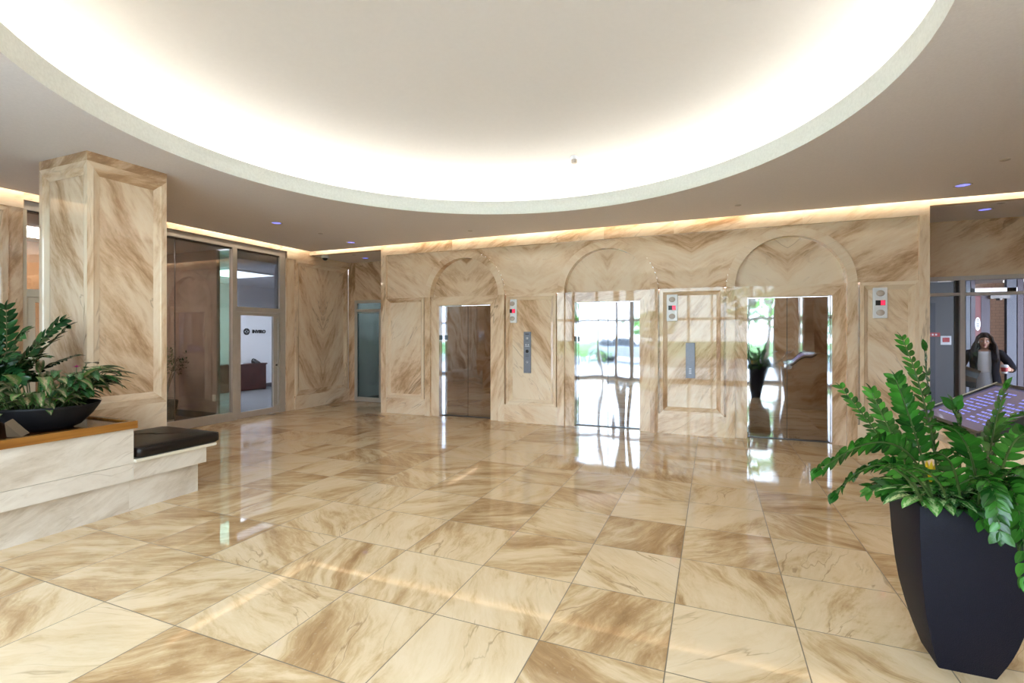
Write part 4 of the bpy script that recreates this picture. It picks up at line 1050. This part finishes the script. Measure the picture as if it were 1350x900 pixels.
# ------------------------------------------------------------------ rooms beyond the glass
def plane(mb, a, b, c, d): mb.face([a, b, c, d])
def shell(name, x0, x1, y0, y1, z, mats, skip=''):
    "inside faces of a side room, each its own piece of the setting"
    F = {'W': ((x0, y0, 0), (x0, y1, 0), (x0, y1, z), (x0, y0, z)), 'E': ((x1, y0, 0), (x1, y1, 0), (x1, y1, z), (x1, y0, z)),
         'S': ((x0, y0, 0), (x1, y0, 0), (x1, y0, z), (x0, y0, z)), 'N': ((x0, y1, 0), (x1, y1, 0), (x1, y1, z), (x0, y1, z)),
         'F': ((x0, y0, 0), (x1, y0, 0), (x1, y1, 0), (x0, y1, 0)), 'C': ((x0, y0, z), (x1, y0, z), (x1, y1, z), (x0, y1, z))}
    nm = dict(W='wall_%s_left', E='wall_%s_right', S='wall_%s_front', N='wall_%s_back', F='floor_%s', C='ceiling_%s')
    for k, p in F.items():
        if k in skip: continue
        mb = MB(); mb.face(p); tag(mb.build(nm[k] % name, M[mats.get(k, mats['*'])], norm=False), kind='structure')
def st(mb, name, mat): return tag(mb.build(name, mat), kind='structure')
shell('office', -12.5, -8.16, 6.34, 12.4, 2.98, {'*': 'white', 'F': 'carpet', 'E': 'white'}, skip='SE')
mb = MB(); mb.box(-8.3, -8.16, 7.42, 12.4, 0, 2.98); mb.box(-8.16, -8.05, 7.46, 12.4, 0, 3.3); st(mb, 'wall_office_side', M['white'])
mb = MB(); mb.box(-12.5, -8.16, 6.34, 12.4, 2.985, 3.2); st(mb, 'ceiling_office_void', M['white'])
mb = MB(); mb.box(-12.498, -12.47, 6.34, 12.4, 0, .10); st(mb, 'baseboard_office', M['grey_wall'])
mb = MB(); mb.box(-8.10, -8.04, 6.28, 6.36, 0, 3.3); st(mb, 'trim_2', M['alu'])
# partition between office and vestibule, with green glass sidelight
pt = empty('wall_partition', kind='structure')
mb = MB(); mb.box(-10.6, -8.46, 6.28, 6.35, 0, 3.12); mb.build('partition_wall', M['beige_dark'], pt)
mb = MB(); mb.box(-10.6, -8.46, 6.262, 6.28, 0, .12); mb.build('baseboard', M['black'], pt)
mb = MB(); mb.box(-8.46, -8.10, 6.31, 6.32, .02, 3.1); mb.build('glass_sidelight', M['glass_green'], pt)
shell('vestibule', -10.6, -8.16, 1.2, 6.28, 3.12, {'*': 'beige_dark', 'F': 'dark_floor', 'C': 'ceil', 'W': 'orange'}, skip='EN')
mb = MB(); mb.box(-8.16, -8.03, 1.2, 3.35, 0, 3.5); st(mb, 'wall_vestibule_side', M['beige_dark'])
tag((lambda mb: (mb.box(-8.52, -8.44, 6.235, 6.262, .33, .45), mb.build('wall_outlet', M['cream'], bevel=.006))[1])(MB()), 'small cream outlet plate low on the brown wall behind the glass', 'outlet')
mb = MB(); mb.box(-9.9, -9.2, 3.9, 4.6, 3.08, 3.118); tag(mb.build('ceiling_panel_light', M['vestibule_fill']), 'unseen ceiling light added to brighten the brown vestibule behind the left glass wall', 'light')  # lamp out of view, put in to lift the vestibule walls
# office lamps and furniture
for i, (x, y) in enumerate(((-10.2, 8.0), (-10.2, 10.4))):
    e = empty('ceiling_panel_light', (x, y, 2.98), label='white square ceiling light in the office behind the glass door, %s' % ('nearer the door' if i == 0 else 'nearer the logo wall'), cat='light', group='office ceiling lights')
    mb = MB(); mb.box(-.62, .62, -.62, .62, -.03, 0); mb.build('frame', M['white'], e)
    mb = MB(); mb.box(-.58, .58, -.58, .58, -.036, -.03); mb.build('diffuser', M['tube'], e)
e = empty('reception_desk', (-11.95, 9.85, 0), label='dark red mahogany desk below the logo on the office wall', cat='desk')
mb = MB(); mb.box(-.012, .012, -.95, .54, .02, .71); mb.box(-.42, .0, .50, .54, .0, .71); mb.box(-.42, .0, -.95, -.91, .0, .71); mb.build('desk_panels', M['mahogany'], e)
mb = MB(); mb.box(-.45, .03, -.98, .57, .71, .75); mb.build('desk_top', M['mahogany'], e, bevel=.004)
e = empty('desk_phone', (-12.02, 10.12, .75), label='small black phone standing on the mahogany desk', cat='phone')
mb = MB(); mb.loft([[(-.08, -.09, 0), (.08, -.09, 0), (.08, .09, 0), (-.08, .09, 0)], [(-.08, -.09, .09), (.06, -.09, .03), (.06, .09, .03), (-.08, .09, .09)]], smooth=False); mb.build('phone_base', M['black'], e)
mb = MB(); mb.tube([(-.07, -.06, .10), (-.03, -.06, .13), (.05, -.06, .10)], [.024, .012, .022], 8); mb.build('handset', M['black'], e)
e = empty('papers', (-11.98, 9.45, .75), label='small stack of paper on the mahogany desk', cat='papers')
mb = MB(); mb.box(-.11, .10, -.14, .14, 0, .02); mb.box(-.10, .11, -.12, .15, .02, .03, rot=.15, org=(0, 0, 0)); mb.build('sheets', M['white'], e)
# logo: ring mark and lettering
e = empty('wall_logo', (-12.495, 10.5, 1.65), label='black round emblem and INVIRO lettering on the white office wall', cat='logo')
def annulus(mb, cy_, cz, r0, r1, a0=0, a1=2 * PI, x=.012, n=28):
    P = lambda r, t, xx: (xx, cy_ + r * cos(t), cz + r * sin(t))
    for i in range(n):
        t0, t1 = a0 + (a1 - a0) * i / n, a0 + (a1 - a0) * (i + 1) / n
        mb.face([P(r0, t0, x), P(r0, t1, x), P(r1, t1, x), P(r1, t0, x)]); mb.face([P(r1, t0, x), P(r1, t1, x), P(r1, t1, 0), P(r1, t0, 0)])
        if r0 > 0.002: mb.face([P(r0, t0, x), P(r0, t1, x), P(r0, t1, 0), P(r0, t0, 0)])
mb = MB(); annulus(mb, -.30, 0, .070, .098); annulus(mb, -.30, 0, .042, .062, .5, 2.7); annulus(mb, -.30, 0, .042, .062, .5 + PI, 2.7 + PI); annulus(mb, -.30, 0, .001, .024)
mb.build('emblem', M['ink'], e, norm=False)
text_mesh('lettering', 'INVIRO', .14, M['ink'], e, (0, .12, 0), (PI / 2, 0, PI / 2), .01, 'CENTER', .004)
# space behind the tinted left alcove door
shell('service', -8.3, -6.0, 9.36, 11.2, 3.0, {'*': 'teal', 'F': 'dark_floor'}, skip='S')
mb = MB(); mb.box(-7.7, -6.5, 9.8, 10.4, 2.93, 2.97); tag(mb.build('ceiling_tube_light', M['tube']), 'ceiling light added to brighten the service room behind the tinted alcove door', 'light')  # added lamp, enlarged to lift the teal room behind the door

# corridor beyond the right alcove
shell('corridor', 2.7, 6.4, 9.36, 13.9, 2.62, {'*': 'grey_wall', 'F': 'dark_floor', 'C': 'ceil'}, skip='S')
mb = MB(); mb.box(3.3, 4.60, 12.5, 12.6, 0, 2.62); st(mb, 'wall_corridor_grey', M['grey_wall'])
mb = MB(); mb.box(3.6, 4.19, 12.46, 12.5, 0, 2.2); st(mb, 'door_8', M['blue_grey'])
mb = MB(); mb.box(4.15, 6.4, 13.2, 13.3, 0, 2.62); st(mb, 'wall_corridor_pink', M['brick'])
mb = MB(); mb.box(5.2, 6.4, 11.08, 11.14, 0, 2.6); st(mb, 'wall_corridor_side', M['brown_brick'])
e = empty('door_frame_set', kind='structure'); e.name = 'door_7'
Yd = 11.0
bars([(4.11, 4.17, Yd - .05, Yd + .05, 0, 2.6)], 'outer_jamb', M['blue_grey'], e)
bars([(4.18, 4.24, Yd - .04, Yd + .04, 0, 2.6)], 'inner_jamb', M['purple_frame'], e)
bars([(4.24, 4.32, Yd - .03, Yd + .03, 0, 2.3)], 'red_edge', M['dark_red'], e)
bars([(4.32, 4.445, Yd - .03, Yd + .03, 0, 2.3)], 'open_leaf', M['purple_frame'], e)
bars([(4.66, 4.79, Yd - .04, Yd + .04, 0, 2.6)], 'blue_jamb', M['blue_grey'], e)
bars([(4.80, 4.88, Yd - .04, Yd + .04, 0, 2.6)], 'plum_jamb', M['purple_frame'], e)
bars([(4.18, 4.80, Yd - .04, Yd + .04, 2.27, 2.36)], 'head_rail', M['alu_pale'], e)
bars([(4.42, 4.68, Yd - .10, Yd - .04, 2.17, 2.23), (4.50, 4.54, Yd - .2, Yd - .08, 2.14, 2.17)], 'door_closer', M['alu_dark'], e)
e = empty('oval_sticker', (4.275, Yd - .035, 1.74), label='white oval sticker on the red door edge behind the woman', cat='sticker')
mb = MB(); mb.loft([[(.036 * cos(2 * PI * k / 24), y, .115 * sin(2 * PI * k / 24)) for k in range(24)] for y in (0, -.003)]); mb.build('oval', M['white'], e)
mb = MB(); [mb.box(-.02, .02, -.0045, -.003, z, z + .016) for z in (-.06, -.03, 0, .03, .06)]; tag(mb.build('print_lines', M['blue_grey'], e), kind='stuff')
e = empty('red_sign', (4.14, 12.455, 1.555), label='red sign strip with white lettering at the edge of the grey corridor wall', cat='sign')
mb = MB(); mb.box(-.22, .12, -.012, 0, -.04, .04); mb.build('sign_board', M['red_paint'], e)
mb = MB(); [mb.box(-.18 + .055 * k, -.15 + .055 * k, -.014, -.012, -.018, .018) for k in range(5)]; tag(mb.build('sign_lettering', M['white'], e), kind='stuff')
e = empty('fire_alarm_sign', (4.37, 12.495, 1.44), label='square white sign with red block on the grey corridor wall', cat='sign')
mb = MB(); mb.box(-.085, .085, -.012, 0, -.09, .09); mb.build('sign_board', M['white'], e)
mb = MB(); mb.box(-.058, .055, -.016, -.012, -.035, .055); mb.build('red_block', M['red_paint'], e)
mb = MB(); mb.box(4.05, 4.25, 11.85, 11.95, 2.58, 2.62); tag(mb.build('ceiling_tube_light', M['tube_dim']), 'slim white ceiling light seen above the grey corridor wall', 'light')
mb = MB(); mb.box(5.3, 5.7, 12.2, 12.6, 2.58, 2.62); tag(mb.build('ceiling_tube_light', M['tube_dim']), 'ceiling light added to brighten the pink block wall', 'light')  # lamp put in to lift the pink wall

# ------------------------------------------------------------------ directory desk
e = empty('directory_desk', (2.0, 4.27, 0), label='marble clad desk with a slanted dark directory screen behind the planter', cat='desk')
y0, y1 = -.45, .45
X = lambda x: x - 2.0
prof = [(1.40, 0), (1.40, .84), (1.50, .84), (1.52, .905), (1.97, 1.135), (1.97, 1.165), (2.62, 1.165), (2.62, 0)]
mb = MB(.5)
for yy in (y0, y1):
    mb.slab([(X(a), yy, b) for a, b in prof], [(a, b) for a, b in prof], .2, rnd_off())
for (a, b), (c, d_) in zip(prof, prof[1:] + prof[:1]):
    mb.slab([(X(a), y0, b), (X(a), y1, b), (X(c), y1, d_), (X(c), y0, d_)], [(y0, a + b), (y1, a + b), (y1, c + d_), (y0, c + d_)], .3, rnd_off())
mb.build('stone_desk', M['marble'], e)
up = Vector((.45, 0, .23)).normalized(); nn = Vector((-up.z, 0, up.x))
A = Vector((X(1.51), 0, .90)); LEN = .52
def slant(mb, u0, u1, v0, v1, n0, n1):
    P = lambda u, v, n: tuple(A + up * u + Vector((0, v, 0)) + nn * n)
    c = [P(u, v, n) for u in (u0, u1) for v in (v0, v1) for n in (n0, n1)]
    for idx in ((0, 1, 3, 2), (4, 6, 7, 5), (0, 4, 5, 1), (2, 3, 7, 6), (0, 2, 6, 4), (1, 5, 7, 3)): mb.face([c[i] for i in idx])
mb = MB(); slant(mb, -.01, .015, y0 - .01, y1 + .01, 0, .055); slant(mb, LEN - .02, LEN + .01, y0 - .01, y1 + .01, 0, .055)
slant(mb, .015, LEN - .02, y0 - .01, y0 + .015, 0, .055); slant(mb, .015, LEN - .02, y1 - .015, y1 + .01, 0, .055); mb.build('screen_frame', M['black'], e)
mb = MB(); slant(mb, -.012, LEN + .012, y1 + .01, y1 + .02, .03, .058); mb.build('pale_edge_strip', M['cream'], e)
mb = MB(); slant(mb, .015, LEN - .02, y0 + .015, y1 - .015, .0, .045); sc_ = mb.build('screen', M['screen'], e)
rr = random.Random(4); mb = MB()
for col in range(2):
    for k in range(11):
        v = y0 + .10 + col * .38
        uu = .43 - .034 * k; x = 0
        while x < .30:
            wdt = rr.uniform(.015, .06)
            if x + wdt < .31 and rr.random() < .8: slant(mb, uu, uu + .011, v + x, v + x + wdt, .0452, .0462)
            x += wdt + .012
tag(mb.build('lettering_sheen', M['sheen_text'], sc_), kind='stuff')  # glow of these rows imitates bluish reflections on the directory

# ------------------------------------------------------------------ ceiling fixtures
def downlight(x, y, lab, z=H, q=None):
    e = empty('downlight', (x, y, z + .001), label=lab, cat='downlight', group='recessed downlights')
    mb = MB(); mb.lathe([(.088, -.001), (.088, -.006), (.070, -.007), (.066, -.001)], seg=28); mb.build('trim_ring', M['rim'], e)
    mb = MB(); mb.lathe([(.066, -.002), (.04, -.004), (.001, -.0045)], seg=28); mb.build('lens', M['lampblue'], e, norm=False)
downlight(-6.35, 5.72, 'blue violet downlight in the ceiling in front of the office door')
downlight(-6.36, 7.45, 'blue violet downlight near the left corner of the ceiling')
downlight(-7.10, 8.78, 'blue violet downlight in the small left alcove ceiling', 3.25)
downlight(2.73, 7.35, 'blue violet downlight in the main ceiling near the right alcove')
downlight(3.42, 8.58, 'blue violet downlight in the right alcove ceiling', 3.25)
def sprinkler(x, y, lab, z=H):
    o = MB().lathe([(.001, -.007), (.038, -.007), (.042, -.004), (.042, 0), (.001, 0)], seg=24).build('sprinkler_cover', M['rim']); o.location = (x, y, z + .002)
    tag(o, lab, 'sprinkler cover', 'flat sprinkler covers')
sprinkler(2.73, 6.45, 'flat round cover above the right downlight in the main ceiling')
sprinkler(.32, 7.33, 'flat round cover in the ceiling above the right elevator')
sprinkler(-6.30, 6.60, 'flat round cover between the two left ceiling downlights')
sprinkler(-7.05, 8.35, 'flat round cover in the left alcove ceiling', 3.25)
sprinkler(3.45, 8.25, 'flat round cover in the right alcove ceiling', 3.25)
sprinkler(-3.80, 7.40, 'flat round cover in the ceiling above the left elevator')
e = empty('dome_camera', (-7.70, 8.20, 3.252), label='small white and black dome camera at the left alcove header', cat='camera')
mb = MB(); mb.lathe([(.001, 0), (.075, 0), (.08, -.03), (.072, -.055), (.001, -.055)], seg=28); mb.build('housing', M['plate_white'], e)
mb = MB(); mb.lathe([(.055, -.054)] + [(.055 * cos(t), -.056 - .05 * sin(t)) for t in [PI / 2 * k / 8 for k in range(8)]] + [(.001, -.106)], seg=24); mb.build('lens_dome', M['black'], e)
# detector hanging inside the dome
e = empty('smoke_detector', (-1.77, 6.59, 0), label='small white detector hanging in the lit ceiling dome', cat='detector')
rd = math.hypot(-1.77 - CX, 6.59 - CY); zd = H + .10 + 1.05 * math.sqrt(max(0, 1 - (rd / RD) ** 2)); e.location.z = zd
mb = MB(); mb.lathe([(.001, .08), (.06, .08), (.06, -.01), (.045, -.02), (.001, -.02)], seg=24); mb.build('base_ring', M['plate_white'], e)
mb = MB(); mb.lathe([(.04, -.018), (.04, -.06), (.025, -.075), (.001, -.075)], seg=20); mb.build('sensor_head', M['grille'], e)

# ------------------------------------------------------------------ outside, seen mirrored in the elevator doors
mb = MB(); mb.face([(-40, -1.1, -.02), (40, -1.1, -.02), (40, -9, -.02), (-40, -9, -.02)]); tag(mb.build('ground_paving', M['paving'], norm=False), kind='structure')
mb = MB(); mb.face([(-60, -9, -.04), (60, -9, -.04), (60, -20, -.04), (-60, -20, -.04)]); tag(mb.build('ground_road', M['asphalt'], norm=False), kind='structure')
mb = MB(); mb.face([(-90, -20, -.02), (90, -20, -.02), (90, -120, -.02), (-90, -120, -.02)]); tag(mb.build('ground_lawn', M['lawn'], norm=False), kind='structure')
rr = random.Random(5)
def crown(lm, c, r, n, sz):
    for i in range(n):
        v = Vector((rr.gauss(0, 1), rr.gauss(0, 1), rr.gauss(0, 1))).normalized() * rr.uniform(.75, 1.0)
        p = Vector(c) + Vector((v.x * r[0], v.y * r[1], v.z * r[2]))
        lm.leaf(p, Vector((rr.uniform(-1, 1), rr.uniform(-1, 1), rr.uniform(-.5, 1))), Vector((rr.uniform(-1, 1), rr.uniform(-1, 1), 1)), sz, sz * .7, seg=2)
tl = ['broad green tree outside, left of the parked car', 'green tree outside behind the parked car', 'leafy tree outside, mirrored top left in the right elevator', 'dark green tree outside at the right end of the lawn']
for i, (x, y, h_) in enumerate(((-24, -30, 3.6), (-5.5, -34, 3.8), (2.6, -13, 6.0), (9, -24, 4.6))):
    def bt(lm, sm):
        crown(lm, (0, 0, h_ * .68), (2.3, 2.0, h_ * .34), 420, .5)
        sm.tube([(0, 0, 0), (.1, 0, h_ * .3), (0, .1, h_ * .75)], [.2, .15, .05], 8)
    plant('street_tree', (x, y, -.05), tl[i], 'tree', bt, M['tree'], M['bark'], 'trees outside')
for i, (x, y, ln) in enumerate(((-7.0, -9.8, 3.5), (-1.5, -9.8, 3.0))):
    def bh(lm, sm):
        for k in range(int(ln * 130)):
            lm.leaf((rr.uniform(-ln / 2, ln / 2), rr.uniform(-.4, .4), rr.uniform(.1, .75)), (rr.uniform(-1, 1), rr.uniform(-1, 1), rr.uniform(0, 1)), (0, 0, 1), .16, .10, seg=2)
        for k in range(6): sm.tube([(-ln / 2 + ln * (k + .5) / 6, 0, 0), (-ln / 2 + ln * (k + .5) / 6, 0, .6)], .03, 6)
    plant('clipped_hedge', (x, y, -.03), 'low green hedge outside, %s' % ('left half' if i == 0 else 'right half'), 'hedge', bh, M['tree'], M['bark'], 'hedges outside')
# parked car
e = empty('car', (-4.6, -13.0, -.04), .1, 'silver car parked outside, mirrored in the centre elevator', 'car')
def carbody(mb, prof, w):
    n = len(prof); mb.loft([[(x, y, z) for x, z in prof] for y in (-w, w)], smooth=False)
body = [(-2.2, .35), (-2.25, .75), (-1.9, .92), (-1.15, .98), (1.0, 1.0), (1.9, .88), (2.2, .7), (2.2, .35)]
cab = [(-1.75, .93), (-1.15, 1.45), (.45, 1.48), (1.15, .98)]
mb = MB(); carbody(mb, body, .88); mb.build('car_body', M['car'], e, bevel=.05)
mb = MB(); mb.loft([[(x * (1 if z < 1.2 else .97), y * (1 if z < 1.2 else .82), z) for x, z in cab] for y in (-.82, .82)], smooth=False); mb.build('cabin_glass', M['darkglass'], e, bevel=.04)
mb = MB(); mb.box(-1.05, .4, -.66, .66, 1.46, 1.50); mb.build('car_roof', M['car'], e, bevel=.02)
for sx in (-1.4, 1.4):
    for sy in (-.82, .82):
        mb = MB(); mb.loft([[(sx + r * cos(2 * PI * k / 20), yy, .34 + r * sin(2 * PI * k / 20)) for k in range(20)] for r, yy in ((.3, sy - .1), (.34, sy - .08), (.34, sy + .08), (.3, sy + .1))]); mb.build('wheel', M['tyre'], e)


# ------------------------------------------------------------------ camera, world, render
cam = bpy.data.cameras.new('camera'); co = bpy.data.objects.new('camera', cam); COL.objects.link(co)
cam.sensor_width = 36; cam.sensor_fit = 'HORIZONTAL'; cam.lens = 645 / 1350 * 36; cam.shift_y = -8 / 1350; cam.clip_start = .02
co.location = (0, 0, 1.54); co.rotation_euler = (PI / 2, 0, .389); S.camera = co
w = bpy.data.worlds.new('world'); S.world = w; w.use_nodes = True; nt = w.node_tree; nt.nodes.clear()
bg = nt.nodes.new('ShaderNodeBackground'); wo = nt.nodes.new('ShaderNodeOutputWorld'); nt.links.new(bg.outputs[0], wo.inputs[0])
tc = nt.nodes.new('ShaderNodeTexCoord'); sp = nt.nodes.new('ShaderNodeSeparateXYZ'); nt.links.new(tc.outputs['Generated'], sp.inputs[0])
rp = nt.nodes.new('ShaderNodeValToRGB'); rp.color_ramp.elements[0].position = .02; rp.color_ramp.elements[0].color = (.78, .85, .98, 1)
rp.color_ramp.elements[1].position = .55; rp.color_ramp.elements[1].color = (.62, .72, .92, 1); nt.links.new(sp.outputs['Z'], rp.inputs[0]); nt.links.new(rp.outputs[0], bg.inputs[0])
bg.inputs[1].default_value = 10.5
# window portal guides sky sampling through the entrance glazing
la = bpy.data.lights.new('sky_portal', 'AREA'); la.shape = 'RECTANGLE'; la.size = 7.2; la.size_y = 3.1; la.cycles.is_portal = True
lo = bpy.data.objects.new('sky_portal', la); COL.objects.link(lo); lo.location = (-1.775, -1.2, 1.6); lo.rotation_euler = (PI / 2, 0, 0)
S.view_settings.view_transform = 'Standard'; S.view_settings.look = 'None'; S.view_settings.gamma = 1; S.view_settings.exposure = 0.48
S.view_settings.use_curve_mapping = False
cy = S.cycles; cy.use_denoising = True; cy.max_bounces = 12; cy.diffuse_bounces = 5; cy.glossy_bounces = 6; cy.transparent_max_bounces = 12
cy.sample_clamp_indirect = 8; cy.caustics_reflective = False; cy.caustics_refractive = False
try: cy.denoiser = 'OPENIMAGEDENOISE'
except Exception: pass
